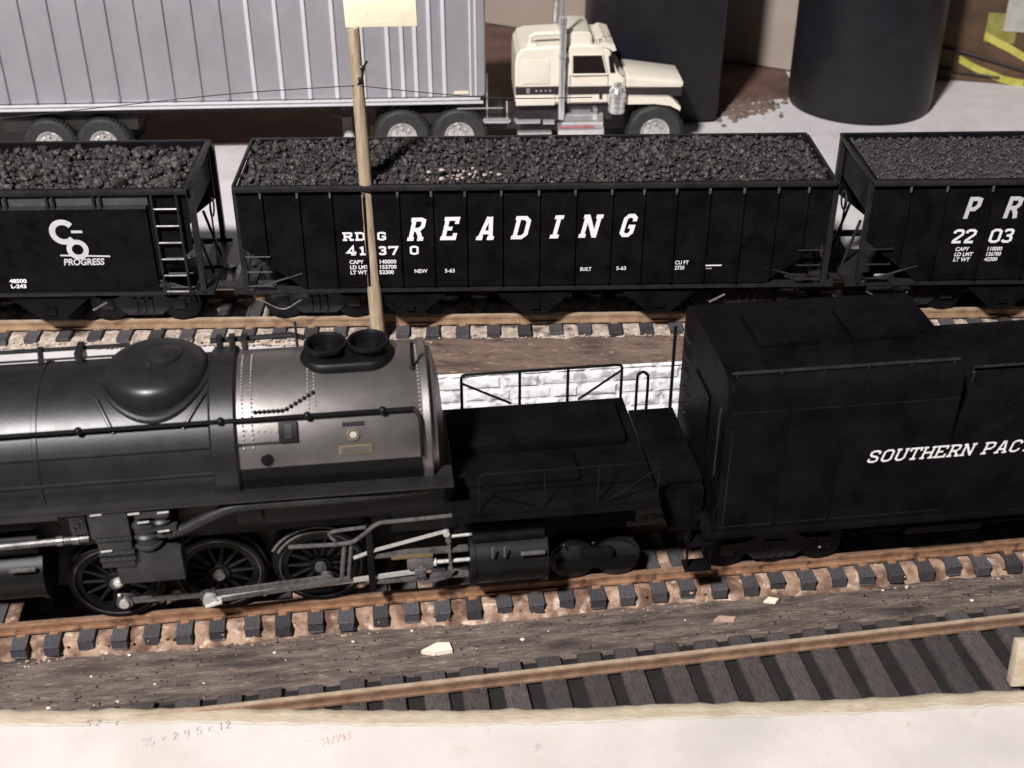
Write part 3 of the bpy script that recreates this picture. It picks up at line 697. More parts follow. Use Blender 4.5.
plate("builder_plate", -3.50, -2.86, 13.5, 19.5, .02, M['brass']); plate("builder_plate", -3.46, -2.90, 14.3, 18.7, .028, M['graphite'])
plate("smokebox_shade", -5.44, -1.87, -16, 7.5, .012, M['locod'])  # dark strip: shade on the smokebox underside, painted as a plate
p, nrm, up = onboil(-3.2, 26.5); b = B(); b.cyl(p-nrm*.02, p+nrm*.035, .12, n=28); em = b.build("round_badge", M['locod'], lo)
b = B(); b.torus(p+nrm*.035, nrm, .105, .018, 28, 6); b.build("badge_ring", M['brass'], em)
b = B(); b.cyl(p+nrm*.03, p+nrm*.045, .07, n=24); b.build("badge_centre", M['bright'], em)
p, nrm, up = onboil(-4.88, 13.5); b = B(); b.cyl(p-nrm*.02, p+nrm*.05, .12, n=24); b.cyl(p+nrm*.04, p+nrm*.09, .05, n=12); b.build("wash_out_plug", M['locod'], lo)
b = B(); b.cyl((-1.95, VC-.55, 5.35), (-1.95, VC-.55, 6.1), .035, n=8); b.ball((-1.95, VC-.55, 5.5), .06, 2); b.build("stanchion", M['locod'], lo)
# running board, firebox bottom, frame
b = B(); b.box(-14.5, -1.3, -1.18, -.5, 3.60, 3.67, .015); b.box(-14.5, -8.9, -1.17, -1.10, 3.52, 3.64)
b.box(-14.5, -1.5, 2.25, 2.85, 3.86, 3.94, .015); b.build("running_board", M['loco'], lo)
b = B(); b.box(-14.5, -1.5, -.35, 2.05, 2.2, 3.3, .1); b.box(-14.5, 2.6, .3, 1.4, .7, 2.3); b.box(-5.6, -5.1, -.9, .3, 2.9, 3.58, .04); b.box(-2.6, -1.2, -.6, 2.3, 2.1, 3.2, .1); b.box(-5.55, -1.45, -.75, 2.4, 2.7, 3.58, .05)  # last box added to darken the space under the smokebox
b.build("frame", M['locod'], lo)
# pump group
b = B(); b.box(-8.38, -7.62, -1.15, -.4, 2.95, 3.58, .05); b.box(-8.3, -7.65, -1.12, -.4, 2.2, 2.95, .04)
for z in (2.95, 2.6, 2.45): 
    for k in range(5): b.ball((-8.22+.13*k, -1.16, z), .03, 1)
    b.box(-8.3, -7.62, -1.17, -.4, z-.04, z+.02)
pg = b.build("air_pump", M['pump'], lo)
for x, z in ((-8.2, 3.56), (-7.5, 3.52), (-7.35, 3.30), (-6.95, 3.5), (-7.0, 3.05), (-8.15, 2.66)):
    b = B(); b.tube([(x-.1, -1.16, z), (x+.12, -1.16, z+.012)], .022, 6); b.build("pump_glint", M['bright'], pg)  # bright slivers: glints on the pump modelled as bare metal
for s, r, z0, z1 in ((-7.38, .26, 2.55, 3.2), (-7.05, .2, 2.8, 3.55)):
    b = B(); b.lathe([(.05, z0-.05), (r*.8, z0-.03), (r, z0), (r+.04, z0+.04), (r+.04, z0+.1), (r, z0+.12), (r, (z0+z1)/2-.05), (r+.05, (z0+z1)/2), (r, (z0+z1)/2+.05), (r, z1-.12), (r+.05, z1-.08), (r+.03, z1), (.1, z1+.06)], (s, -.85, 0), 'z', 24); b.build("pump_cylinder", M['pump'], pg)
b = B(); b.box(-7.5, -6.85, -1.15, -.6, 3.38, 3.52, .03); b.build("pump_bracket", M['pump'], pg)
b = B(); b.box(-8.05, -6.75, -1.05, -.5, 1.7, 2.5, .05); b.build("pump_base", M['pump'], pg)  # left part added to cover the first driver where it sinks into shade
b = B(); b.box(-7.55, -6.75, -1.12, -.6, 3.02, 3.1); b.build("pump_bracket", M['pump'], pg)
b = B(); b.box(-8.75, -8.42, -1.1, -.6, 3.05, 3.58, .06)
for k in range(3): b.ball((-8.66+.09*k, -1.12, 3.2+.1*k), .04, 1)
b.build("valve_box", M['loco'], lo)
# pipes along the side
b = B(); b.tube(smoothpath([(-6.95, -1.0, 2.86), (-6.62, -1.0, 2.95), (-6.15, -1.0, 3.18), (-5.65, -1.0, 3.38), (-5.1, -1.0, 3.42), (-3.6, -1.0, 3.42), (-1.8, -.9, 3.42)]), .115, 12); b.build("steam_pipe", M['black2'], lo)
b = B(); b.tube([(-14.5, -1.0, 2.72), (-8.45, -1.0, 2.90)], .07, 10)
for s in (-9.0, -8.7): b.cyl((s-.06, -1.0, 2.885), (s+.06, -1.0, 2.89), .10, n=12)
b.build("steam_pipe", M['steel'], lo)
# drivers
def driver(s, first=None):
    b = B(); rr_ = .96
    b.lathe([(.82, -.11), (rr_-.02, -.11), (rr_, -.09), (rr_, .05), (rr_+.06, .06), (rr_+.06, .10), (.82, .10)], (0, 0, 0), 'y', 64, hoop=True)
    wn = b.build("drive_wheel", M['locod'], lo, loc=(s, 0, 1.0))
    b = B(); b.torus((0, -.10, 0), (0, 1, 0), .86, .022, 64, 6); b.build("tyre_edge", M['tyre'], wn)
    b = B(); b.lathe([(.70, -.07), (.84, -.07), (.84, .08), (.70, .08)], (0, 0, 0), 'y', 48, hoop=True)
    for k in range(14):
        a = 2*math.pi*k/14; u = Vector((math.cos(a), 0, math.sin(a))); b.tube([u*.15+Vector((0, -.03, 0)), u*.74+Vector((0, -.02, 0))], [.055, .035], 6)
    b.lathe([(.02, -.12), (.22, -.12), (.24, -.09), (.24, .08), (.02, .08)], (0, 0, 0), 'y', 28)
    an = [R(60+60*i/10) for i in range(11)]
    b.prism([(.80*math.cos(a), -.09, .80*math.sin(a)) for a in an], (0, .10, 0)); b.build("wheel_centre", M['locod'], wn)
    b = B(); b.cyl((0, -.19, 0), (0, -.10, 0), .125, n=24); b.build("axle_end", M['steel'], wn)
    return wn
w0 = driver(-6.25)
for s in (-8.37, -4.12): dup(w0, lo, location=(s, 0, 1.0))
for s in (-10.5, -8.37, -6.25, -4.12): dup(w0, lo, location=(s, 1.65, 1.0), rotation_euler=(0, 0, math.pi))
# rods
pins = [(-8.32-.0, .60), (-6.22-.28, .64), (-4.1, .74)]
def rod(nm, pts, hgt, v, m, ends=()):
    b = B()
    for (a, c) in zip(pts, pts[1:]):
        a = Vector((a[0], v, a[1])); c = Vector((c[0], v, c[1])); d = (c-a).normalized(); up = Vector((-d.z, 0, d.x))*hgt/2
        b.prism([a-up, c-up, c+up, a+up], (0, -.06, 0))
    for x, z, r in ends: b.cyl((x, v+.02, z), (x, v-.10, z), r, n=20)
    return b.build(nm, m, lo)
cr = rod("coupling_rod", [(-8.22, .66), (-6.50, .66), (-4.0, .83)], .12, -.30, M['steel'], [(-8.22, .66, .17), (-6.50, .66, .19), (-4.0, .83, .15)])
b = B(); b.cyl((-8.22, -.30, .66), (-8.22, -.46, .66), .10, n=16); b.cyl((-6.5, -.30, .68), (-6.5, -.5, .68), .07, n=16); b.ball((-8.28, -.42, .9), .05, 1); b.ball((-8.3, -.2, 1.06), .12, 2); b.build("crank_pin", M['bright'], cr)
rod("main_rod", [(-6.45, .64), (-1.9, .97)], .09, -.47, M['bright'], [(-6.45, .64, .15)])
b = B(); b.tube([(-6.55, -.58, .52), (-6.2, -.58, .62)], .04, 6); b.build("eccentric_crank", M['bright'], lo)
rod("eccentric_rod", [(-6.2, .70), (-3.5, 1.0)], .07, -.56, M['steel'])
# valve gear
b = B(); pts = [(-3.62+.06*math.sin(R(t)), -.55, 1.0+.9*(t+60)/120) for t in range(-60, 61, 15)]; b.tube(pts, .05, 8); b.tube([(p[0]+.14, p[1], p[2]) for p in pts], .04, 8); b.build("expansion_link", M['steel'], lo)
rod("radius_rod", [(-3.4, 1.50), (-2.95, 1.66), (-1.45, 2.02)], .05, -.52, M['bright'], [(-1.45, 1.98, .07)])
b = B(); b.cyl((-1.42, -.52, 1.84), (-.90, -.52, 1.86), .035, n=10); b.build("valve_rod", M['bright'], lo)
rod("combination_lever", [(-1.42, 2.0), (-1.38, .92)], .06, -.55, M['steel'], [(-1.42, 1.82, .06), (-1.38, 1.0, .07)])
b = B(); b.box(-3.0, -1.0, -.56, -.40, 1.44, 1.50); b.box(-3.0, -1.0, -.56, -.40, .74, .80); b.build("guide_bars", M['steel'], lo)
b = B(); b.box(-3.12, -2.98, -.62, .2, .6, 2.3, .02); b.build("guide_yoke", M['locod'], lo)
b = B(); b.box(-2.62, -1.75, -.575, -.5, 1.38, 1.47); b.build("crosshead_slide", M['brass'], lo)
b = B(); b.box(-2.3, -1.75, -.60, -.42, 1.08, 1.36, .03); b.box(-2.15, -1.9, -.62, -.42, .84, 1.1, .03); b.cyl((-2.0, -.62, 1.02), (-2.0, -.7, 1.02), .07, n=14); b.build("crosshead", M['steel'], lo)
b = B(); b.cyl((-1.85, -.5, 1.17), (-.95, -.5, 1.17), .045, n=12); b.build("piston_rod", M['bright'], lo)
b = B(); b.cyl((-1.75, -.5, 1.17), (-1.68, -.5, 1.17), .09, n=12); b.build("piston_gland", M['bright'], lo)
rod("union_link", [(-2.0, .72), (-1.38, .86)], .05, -.6, M['steel'])
b = B(); b.tube(smoothpath([(-4.7, -.62, 1.98), (-3.55, -.62, 1.96), (-3.2, -.62, 2.12), (-2.85, -.62, 2.40), (-2.3, -.62, 2.44), (-.2, -.62, 2.5)]), .045, 8); b.build("reach_rod", M['steel'], lo)
b = B()
for rad in (.98, 1.10):
    b.tube([(-4.12+rad*math.cos(R(a)), -.2, 1.02+rad*math.sin(R(a))) for a in range(70, 151, 8)], .03, 8)
b.build("wheel_guard", M['steel'], lo)
b = B(); b.tube(smoothpath([(-3.75, -.62, 2.05), (-3.85, -.62, 2.22), (-3.7, -.62, 2.3), (-3.1, -.62, 2.34)]), .04, 8); b.build("lifting_arm", M['steel'], lo)
# cylinders
for s0, s1, vv in ((-.98, .66, -.60), (-11.2, -9.5, -.60)):
    dz = .0 if s0 > -5 else .62
    b = B(); b.cyl((s0+.06, vv+.22, 1.17+dz), (s1-.06, vv+.22, 1.17+dz), .60, n=36); b.cyl((s0, vv+.22, 1.17+dz), (s0+.1, vv+.22, 1.17+dz), .64, n=36); b.cyl((s1-.1, vv+.22, 1.17+dz), (s1, vv+.22, 1.17+dz), .64, n=36)
    b.cyl((s0+.06, vv+.25, 1.88+dz), (s1-.06, vv+.25, 1.88+dz), .36, n=28); b.box(s0+.1, s1-.1, vv+.1, vv+1.0, 1.0+dz, 2.3+dz, .05); cy = b.build("cylinder", M['locod'], lo)
    b = B()
    for k in range(2): b.cyl((s0+.45+.25*k, vv-.42, 1.6+dz), (s0+.45+.25*k, vv-.42, 1.86+dz), .025, n=8)
    b.tube([(s1-.6, vv-.40, 1.62+dz), (s1-.1, vv-.40, 1.62+dz)], .05, 8); b.build("drain_cock", M['steel'], cy)
# front deck over the pilot, with railings on both sides
b = B(); b.box(-1.35, 2.92, -1.12, 2.78, 2.72, 2.86, .02); b.box(-1.3, 2.9, -1.16, -1.10, 2.66, 2.80); b.box(-1.3, 1.2, -.5, 2.2, 1.9, 2.72, .06); b.box(.9, 2.7, -.1, 1.8, 1.5, 2.72, .05); b.build("deck", M['tender'], lo)
b = B(); b.box(-1.2, 2.6, .9, 2.35, 2.86, 3.12, .04); b.box(-1.2, 1.4, -.3, .7, 2.86, 2.98, .03); b.build("deck_box", M['tender'], lo)
def railing(v, r=.035):
    z0, z1 = 2.82, 3.78
    b = B(); s = [-.80, .52, 1.62, 2.86]
    b.tube([(s[0], v, z0), (s[0], v, z1-.08), (s[0]+.03, v, z1-.02), (s[0]+.1, v, z1), (s[3]-.1, v, z1), (s[3]-.03, v, z1-.02), (s[3], v, z1-.08), (s[3], v, z0)], r, 8)
    for x in s[1:3]: b.tube([(x, v, z0), (x, v, z1)], r, 8)
    b.tube([(s[0], v, z1-.22), (s[1]-.2, v, z0+.12)], r*.85, 8); b.tube([(s[3], v, z1-.14), (s[2]+.25, v, z0+.1)], r*.85, 8)
    return b.build("railing", M['locod'], lo)
railing(2.72); railing(-1.08, .016)
# trailing truck wheels under the deck and steps
for s in (1.35, 2.35):
    b = B(); b.lathe([(.1, -.08), (.44, -.08), (.46, -.07), (.46, .04), (.52, .05), (.52, .08), (.1, .08)], (s, 0, .48), 'y', 24); b.cyl((s, 0, .48), (s, 1.65, .48), .07, n=10); b.lathe([(.1, -.08), (.52, -.08), (.46, .04), (.46, .08), (.1, .08)], (s, 1.65, .48), 'y', 24); b.build("truck_wheel", M['loco'], lo)
b = B(); b.box(.95, 2.75, -.24, -.14, .40, .62, .02); b.box(1.5, 2.2, -.26, -.14, .55, .95, .03)
for s in (1.1, 1.75): b.ball((s, -.22, 1.1), .05, 1)
b.build("truck_frame", M['locod'], lo)

# ================================================================== TENDER
te = empty("tender", FO, FA, "long black tender lettered SOUTHERN PACIFIC behind the locomotive deck", "tender")
def section(r, hc, hb, n=24):
    P = [(VC-r, hb)]
    P += [(VC-r*math.cos(R(180*i/n)), hc+r*math.sin(R(180*i/n))) for i in range(n+1)]
    P += [(VC+r, hb)]; return P
b = B(); b.prism([(8.9, v, h) for v, h in section(1.8, 3.3, 1.75, 40)], (9.5, 0, 0)); b.build("water_tank", M['tender'], te, smooth=30)
b = B(); rc = .5; P = [(-.952, 1.75), (-.952, 5.0)]+[(-.952+rc-rc*math.cos(R(90*i/8)), 5.0+rc*math.sin(R(90*i/8))) for i in range(1, 9)]+[(2.552-rc+rc*math.sin(R(90*i/8)), 5.0+rc*math.cos(R(90*i/8))) for i in range(0, 9)]+[(2.552, 1.75)]
b.prism([(4.19, v, h) for v, h in P], (4.86, 0, 0)); bu = b.build("oil_bunker", M['tender'], te, smooth=30)
for k in range(2):
    b = B(); x = 5.1+2.0*k; b.box(x, x+1.3, .2, 1.5, 5.49, 5.62, .03); b.cyl((x+.65, .2, 5.6), (x+.65, 1.5, 5.6), .05, n=8)
    b.build("filler_hatch", M['tender'], bu)
for x in (5.44, 6.64):
    b = B(); b.box(x-.035, x+.035, -.972, -.95, 1.8, 5.0, .006); b.build("seam_strip", M['tender'], bu)
b = B(); b.tube([(4.3, -.70, 5.50), (9.0, -.70, 5.50)], .035, 8)
for k in range(6): b.cyl((4.4+.9*k, -.70, 5.3), (4.4+.9*k, -.70, 5.5), .025, n=8)
b.build("top_rail", M['black2'], bu)
for k in range(5):
    b = B(); z = 2.9+.45*k; b.tube([(4.2, 1.9, z), (4.14, 1.9, z), (4.14, 2.35, z), (4.2, 2.35, z)], .025, 6); b.build("ladder_rung", M['black2'], te)
b = B(); b.box(8.1, 8.7, .4, 1.3, 5.45, 5.58, .03); b.build("hatch", M['tender'], bu)
b = B()
for k in range(38):
    z = 1.95+k*.065
    if z < 4.35: b.ball((4.35, -.955, z), .014, 1)
for k in range(75): b.ball((4.3+k*.065, -.955, 1.86), .014, 1)
for k in range(74): b.ball((4.3+k*.065, -.955, 4.72), .014, 1)
b.build("rivets", M['black2'], te)
b = B(); b.box(3.95, 18.4, -1.02, 2.72, 1.58, 1.74, .03); b.box(4.2, 18.2, .2, 1.5, .95, 1.58); b.build("underframe", M['tender'], te)
b = B(); b.box(3.05, 4.1, -.1, 2.68, 2.42, 2.56, .02); b.box(3.4, 4.1, -.3, 2.0, 1.3, 2.42, .04); b.build("front_platform", M['tender'], te)
b = B(); b.box(3.62, 3.66, -1.0, -.94, .8, 2.42); b.box(4.12, 4.16, -1.0, -.94, .8, 2.42); b.box(3.6, 4.18, -1.05, -.7, .78, .85, .01); b.box(3.6, 4.18, -1.05, -.7, 1.45, 1.51, .01); b.build("step", M['tender'], te)
b = B(); b.tube([(4.0, -1.02, 3.3), (4.0, -1.08, 3.35), (4.0, -1.08, 4.85), (4.06, -.98, 4.9)], .018, 8); b.build("grab_iron", M['black2'], te)
b = B(); b.tube([(4.0, 2.55, 2.5), (4.0, 2.6, 4.75)], .04, 8); b.build("grab_iron", M['locod'], te)
b = B(); b.tube(smoothpath([(3.20, 2.6, 2.5), (3.20, 2.6, 3.45), (3.24, 2.6, 3.58), (3.33, 2.6, 3.62), (3.42, 2.6, 3.55), (3.45, 2.6, 3.4), (3.45, 2.6, 2.5)], 4), .035, 8); b.build("grab_iron", M['locod'], te)
def tp(a, r): return (VC-r*math.cos(R(a)), 3.3+r*math.sin(R(a)))
b = B(); v, h = tp(58, 1.93); b.tube([(9.6, *tp(50, 1.8)), (9.6, *tp(52, 1.95)), (9.65, v, h), (18.2, v, h)], .03, 8); b.ball((9.6, *tp(54, 1.97)), .045, 1); b.build("handrail", M['black2'], te)
b = B()
b.box(4.15, 4.165, .2, 1.4, 2.8, 4.4); b.build("end_door", M['tender'], te)
its = []; s = 7.30
for ch in "SOUTHERN PACIFIC":
    wd = {' ': .17, 'I': .19}.get(ch, .292)
    if ch != ' ': its.append((ch, s-.04, 3.26, wd*.95 if ch != 'I' else .24, .305))
    s += wd
letters("lettering", its, lambda x, y, lift: (x, -.962-lift, y), te, M['letter'], .14, True, .26)
for s in (5.9, 14.6):
    bo = bogie(te, s, wheels=(-1.1, 0, 1.1))
b = B()
for s, v, z in ((5.55, -.26, 1.0), (7.0, -.26, 1.25), (6.9, -.26, .5), (9.1, -.3, .9), (10.4, -.3, 1.2)): b.ball((s, v, z), .035, 1)
b.build("axle_box_bolts", M['bright'], te)
b = B(); b.tube([(7.6, -.6, 1.2), (11.8, -.6, 1.2)], .08, 8); b.cyl((8.6, -.55, 1.25), (10.3, -.55, 1.25), .26, n=20); b.build("air_tank", M['tender'], te)

# ================================================================== POLE WITH SIGN
po = empty("sign_pole", (-3.57, 29.0, 2.1), 0, "thin wooden pole with a cream card sign, standing before the READING hopper", "pole")
rr = random.Random(2); b = B(); n = 26; b.tube([(-.12*(k/n)+rr.uniform(-.008, .008), rr.uniform(-.006, .006), 8.55*k/n) for k in range(n+1)], [.195-.055*(k/n)+rr.uniform(-.006, .006) for k in range(n+1)], 16)
for v in b.bm.verts:
    if v.co.z > 8.5: v.co.z += v.co.x*.3
b.build("pole", M['pole'], po, smooth=50)
b = B(); b.box(-.14, 1.54, .14, .21, 8.50, 9.15, .012); si = b.build("sign_board", M['sign'], po, rot=(0, R(-1.2), 0))
b = B()
for rx in (.62, .5): b.tube([(.70+rx*math.cos(R(a)), .1395, 8.83+.24*rx/.62*math.sin(R(a))) for a in range(0, 361, 15)], .005, 4)
for k in range(7): b.tube([(.38+.1*k, .1395, 8.75+.03*(k % 2)), (.42+.1*k, .1395, 8.89-.02*(k % 3))], .006, 4)
b.build("faded_print", M['signd'], si)
b = B(); b.ball((.05, -.12, 7.62), .06, 2); b.ball((-.02, -.14, 7.35), .05, 2); b.tube([(-.1, -.12, 7.2), (.02, -.16, 7.35), (.1, -.10, 7.68), (.16, -.02, 7.75)], .03, 6); b.build("insulator", M['black2'], po)
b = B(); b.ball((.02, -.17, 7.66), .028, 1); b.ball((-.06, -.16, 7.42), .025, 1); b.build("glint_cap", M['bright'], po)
b = B(); b.tube(smoothpath([(-9.0, -.1, 6.35), (-6, -.1, 6.68), (-3, -.1, 7.0), (-.1, -.12, 7.2)]), .012, 5); b.tube(smoothpath([(-.1, -.12, 7.2), (1.5, -.1, 7.02), (3.4, -.1, 6.88), (5.5, .2, 6.8)]), .012, 5); b.build("wire", M['wire'], po)

# ================================================================== TRUCK AND TRAILER
TA_ = R(3); TL = Vector((0, 41.9, 2.1))
tr = empty("semi_trailer", TL, TA_, "silver ribbed box trailer hitched behind the cream truck", "trailer")
b = B(); b.box(-23, -.9, 0, 3.3, 2.42, 7.2, .18); b.build("body", M['silver'], tr, smooth=40)
tp_ = lambda px: -2.42+(px-442)*.0343
for px in [390, 404, 417, 431, 445]+[365-27*k for k in range(22)]:
    b = B(); x = tp_(px); b.box(x-.065, x+.065, -.095, .004, 2.50, 7.05, .02); b.build("rib", M['silver2'] if px > 230 else M['silver'], tr)  # ribs nearer the cab get a brighter copy: shading put into colour
for x in (-1.42, -1.24):
    b = B(); b.box(x-.035, x+.035, -.05, .004, 2.50, 7.05, .015); b.build("rib", M['silver2'], tr)
b = B(); b.box(-22.95, -1.1, -.09, .02, 2.36, 2.44, .015); b.box(-22.95, -1.0, -.06, .03, 2.22, 2.31, .015); b.build("bottom_rail", M['silver2'], tr)
b = B(); b.box(-2.0, -1.5, -.012, 0, 2.56, 2.66); b.build("marker_plate", M['sign'], tr)
b = B(); b.box(-22.5, -2.0, .8, 2.6, 1.8, 2.25); b.box(-17.6, -13.0, .5, 2.9, 1.3, 1.9, .05); b.box(-22, -7, .35, 3.0, 1.95, 2.2); b.build("underframe", M['under'], tr)
b = B()
for v in (.6, 2.6): b.box(-5.95, -5.6, v, v+.2, .5, 2.2, .02); b.box(-6.3, -5.6, v, v+.1, 1.6, 1.7)
lg = b.build("landing_leg", M['under'], tr)
b = B(); b.cyl((-5.72, .2, .95), (-5.72, .42, .95), .2, n=20); b.build("landing_wheel", M['hubw'], lg)
def road_wheel(parent, s, v, r=.95, wd=.55, hub=M['hubw']):
    b = B(); q = r*.12
    b.lathe([(r*.55, 0), (r*.62, -.02), (r*.9, -.03), (r-.03, .02), (r, .08), (r, wd-.08), (r-.03, wd-.02), (r*.9, wd+.03), (r*.55, wd)], (0, 0, 0), 'y', 44, hoop=True)
    for k in range(44):
        a = 2*math.pi*k/44; u = Vector((math.cos(a), 0, math.sin(a))); t_ = Vector((-math.sin(a), 0, math.cos(a)))
        c = u*(r+.005); b.prism([c-t_*.04+Vector((0, .03, 0)), c+t_*.04+Vector((0, .03, 0)), c+t_*.04+Vector((0, wd-.03, 0)), c-t_*.04+Vector((0, wd-.03, 0))], u*.025)
    b.torus((0, -.02, 0), (0, 1, 0), r*.76, .02, 40, 6)
    o = b.build("wheel", M['rubber'], parent, loc=(s, v, r))
    b = B(); b.lathe([(.02, .02), (r*.2, .02), (r*.24, .09), (r*.40, .12), (r*.48, .02), (r*.53, -.005), (r*.56, .2), (.02, .2)], (0, 0, 0), 'y', 32)
    for k in range(8):
        a = 2*math.pi*k/8; b.cyl((r*.33*math.cos(a), .0, r*.33*math.sin(a)), (r*.33*math.cos(a), .14, r*.33*math.sin(a)), .045, n=8)
    b.build("rim", hub, o); return o
w1 = road_wheel(tr, -16.05, .15, .92); dup(w1, tr, location=(-14.2, .15, .92))
for s in (-16.05, -14.2): dup(w1, tr, location=(s, 3.15, .92), rotation_euler=(0, 0, math.pi))
tk = empty("semi_truck", TL, TA_, "cream long-nosed truck tractor with chrome exhaust stack, by the dark bins", "truck")
c0, c1 = .05, 2.95
b = B(); b.prism([(.12, c0+.1, 2.08), (.12, c0+.1, 3.6), (.2, c0+.1, 3.92), (.42, c0+.1, 4.08), (1.85, c0+.1, 4.14), (1.85, c0+.1, 2.05)], (0, c1-c0-.2, 0)); bmesh.ops.bevel(b.bm, geom=list(b.bm.edges), offset=.1, segments=3, affect='EDGES'); slp = b.build("sleeper", M['cream'], tk, smooth=50)
b = B(); b.box(.35, 1.3, c0+.07, c0+.11, 2.82, 3.66, .015); b.box(.14, 1.5, c0+.05, c0+.11, 2.06, 2.44, .02); b.build("side_panel", M['cream'], slp)
b = B(); b.box(.13, 1.62, c0+.06, c0+.12, 2.44, 2.72); b.build("stripe", M['under'], slp)
b = B(); b.box(.5, .62, c0+.03, c0+.1, 2.5, 2.68)
for k in range(4): b.ball((.85+.16*k, c0+.05, 2.58), .045, 1)
b.build("marker_lamp", M['chrome'], slp)
b = B(); b.prism([(1.9, c0+.15, 2.05), (1.9, c0+.15, 3.98), (2.1, c0+.25, 4.1), (3.1, c0+.25, 4.06), (3.42, c0+.2, 3.86), (3.62, c0+.15, 3.1), (3.95, c0+.15, 3.0), (3.95, c0+.15, 2.05)], (0, c1-c0-.3, 0)); bmesh.ops.bevel(b.bm, geom=list(b.bm.edges), offset=.06, segments=2, affect='EDGES'); cab = b.build("cab", M['cream'], tk, smooth=50)
b = B(); b.prism([(2.12, c0+.13, 3.14), (2.12, c0+.13, 3.76), (3.08, c0+.13, 3.76), (3.26, c0+.13, 3.14)], (0, .06, 0)); wn = b.build("side_window", M['glass'], cab)
b = B(); b.tube([(2.08, c0+.12, 3.11), (2.08, c0+.12, 3.80), (3.11, c0+.12, 3.80), (3.31, c0+.12, 3.11), (2.08, c0+.12, 3.11)], .04, 6); b.build("window_frame", M['cream'], wn)
b = B(); b.prism([(3.40, c0+.12, 3.16), (3.32, c0+.12, 3.72), (3.44, c0+.12, 3.78), (3.58, c0+.12, 3.16)], (0, .06, 0)); b.prism([(3.52, c0+.4, 3.2), (3.52, c1-.4, 3.2), (3.42, c1-.45, 3.9), (3.42, c0+.45, 3.9)], (.08, 0, .03)); b.build("windscreen", M['glass'], cab)
b = B(); b.box(1.95, 3.55, c0+.11, c0+.16, 2.42, 2.68); b.build("stripe", M['under'], cab)
b = B()
for x in (2.02, 3.34): b.box(x-.008, x+.008, c0+.142, c0+.152, 2.1, 3.1)
b.box(2.02, 3.34, c0+.142, c0+.152, 2.10, 2.115); b.build("door_seam", M['under'], cab)
b = B(); b.box(3.05, 3.15, c0+.10, c0+.15, 2.24, 2.66, .01); b.build("door_handle", M['under'], cab)
b = B(); b.prism([(1.75, c0+.35, 3.95), (1.75, c0+.35, 4.52), (2.6, c0+.35, 4.52), (2.75, c0+.35, 4.44), (2.78, c0+.35, 3.95)], (0, c1-c0-.9, 0)); bmesh.ops.bevel(b.bm, geom=list(b.bm.edges), offset=.05, segments=2, affect='EDGES'); b.build("roof_fairing", M['cream'], tk, smooth=50)
b = B(); b.prism([(2.9, c0+.25, 4.02), (3.2, c0+.25, 4.18), (3.52, c0+.25, 4.1), (3.60, c0+.25, 3.9), (3.48, c0+.25, 3.86), (3.3, c0+.25, 3.98)], (0, c1-c0-.5, 0)); b.build("sun_visor", M['cream'], tk)
b = B()
for k in range(3): b.ball((3.05+.17*k, c0+.45+.3*k, 4.2), .07, 1, (1.4, .8, .8))
b.build("cab_lamp", M['chrome'], tk)
b = B(); b.prism([(3.98, c0+.25, 2.55), (3.98, c0+.25, 2.96), (4.0, c0+.45, 3.08), (4.0, c1-.95, 3.08), (3.98, c1-.7, 2.96), (3.98, c1-.7, 2.55)], (2.02, 0, 0))
for v in b.bm.verts:
    if v.co.x > 5: v.co.z -= .3*(v.co.z-2.4)/.7; v.co.y = 1.4+(v.co.y-1.4)*.95
bmesh.ops.bevel(b.bm, geom=list(b.bm.edges), offset=.06, segments=2, affect='EDGES'); b.build("bonnet", M['cream'], tk, smooth=50)
b = B(); b.box(4.0, 5.95, c0+.18, c1-.18, 2.28, 2.52); b.build("stripe", M['under'], tk)
for v0_ in (c0, c1-.6):
    b = B(); P = [(3.98, 2.06), (3.98, 2.34), (5.5, 2.30), (5.62, 2.22), (5.92, 1.92), (5.9, 1.80), (5.55, 1.98), (5.0, 2.06)]; b.prism([(x, v0_, z) for x, z in P], (0, .6, 0)); b.build("fender", M['cream'], tk)
b = B(); b.box(-4.8, 6.05, .9, 2.2, .9, 1.5); b.box(.2, 4.0, .4, 2.7, 1.4, 2.05); b.box(-4.6, -.3, .5, 2.8, 1.3, 1.75); b.box(5.8, 6.1, .3, 2.7, .7, 1.3, .05); b.box(4.0, 5.8, .8, 2.3, 1.3, 2.3); b.build("chassis", M['under'], tk)
b = B(); b.cyl((3.64, -.12, 1.86), (3.64, -.12, 2.62), .27, n=28)
for z in (1.9, 2.08, 2.26, 2.44): b.cyl((3.64, -.12, z), (3.64, -.12, z+.09), .30, n=28)
b.lathe([(.3, 2.62), (.24, 2.72), (.12, 2.76), (.12, 2.86), (.17, 2.88), (.02, 2.92)], (3.64, -.12, 0), 'z', 20); b.build("air_cleaner", M['chrome'], tk)
for v in (.0, 3.0):
    b = B(); b.cyl((1.72, v, 1.6), (1.72, v, 5.0), .115, n=20); b.cyl((1.69, v, 5.0), (1.68, v, 6.3), .06, n=14); b.cyl((1.70, v, 4.96), (1.70, v, 5.14), .15, n=16); b.cyl((1.72, v, 3.78), (1.72, v, 3.9), .15, n=16); b.build("exhaust_stack", M['chrome'], tk)
b = B(); b.tube([(.62, .5, 4.0), (.66, .5, 4.36), (.8, .5, 4.44), (1.7, .5, 4.46)], .08, 8); b.box(.5, .85, .35, .7, 4.02, 4.16, .05); b.build("horn", M['cream'], tk)
b = B(); b.box(1.62, 3.25, -.02, .6, .95, 1.28, .05); b.cyl((1.75, .25, 1.45), (3.2, .25, 1.45), .26, n=24); b.box(2.1, 2.8, .1, .5, 1.6, 1.78, .04); b.box(2.85, 3.0, .0, .4, 1.5, 1.9, .02); b.build("fuel_tank", M['chrome'], tk)
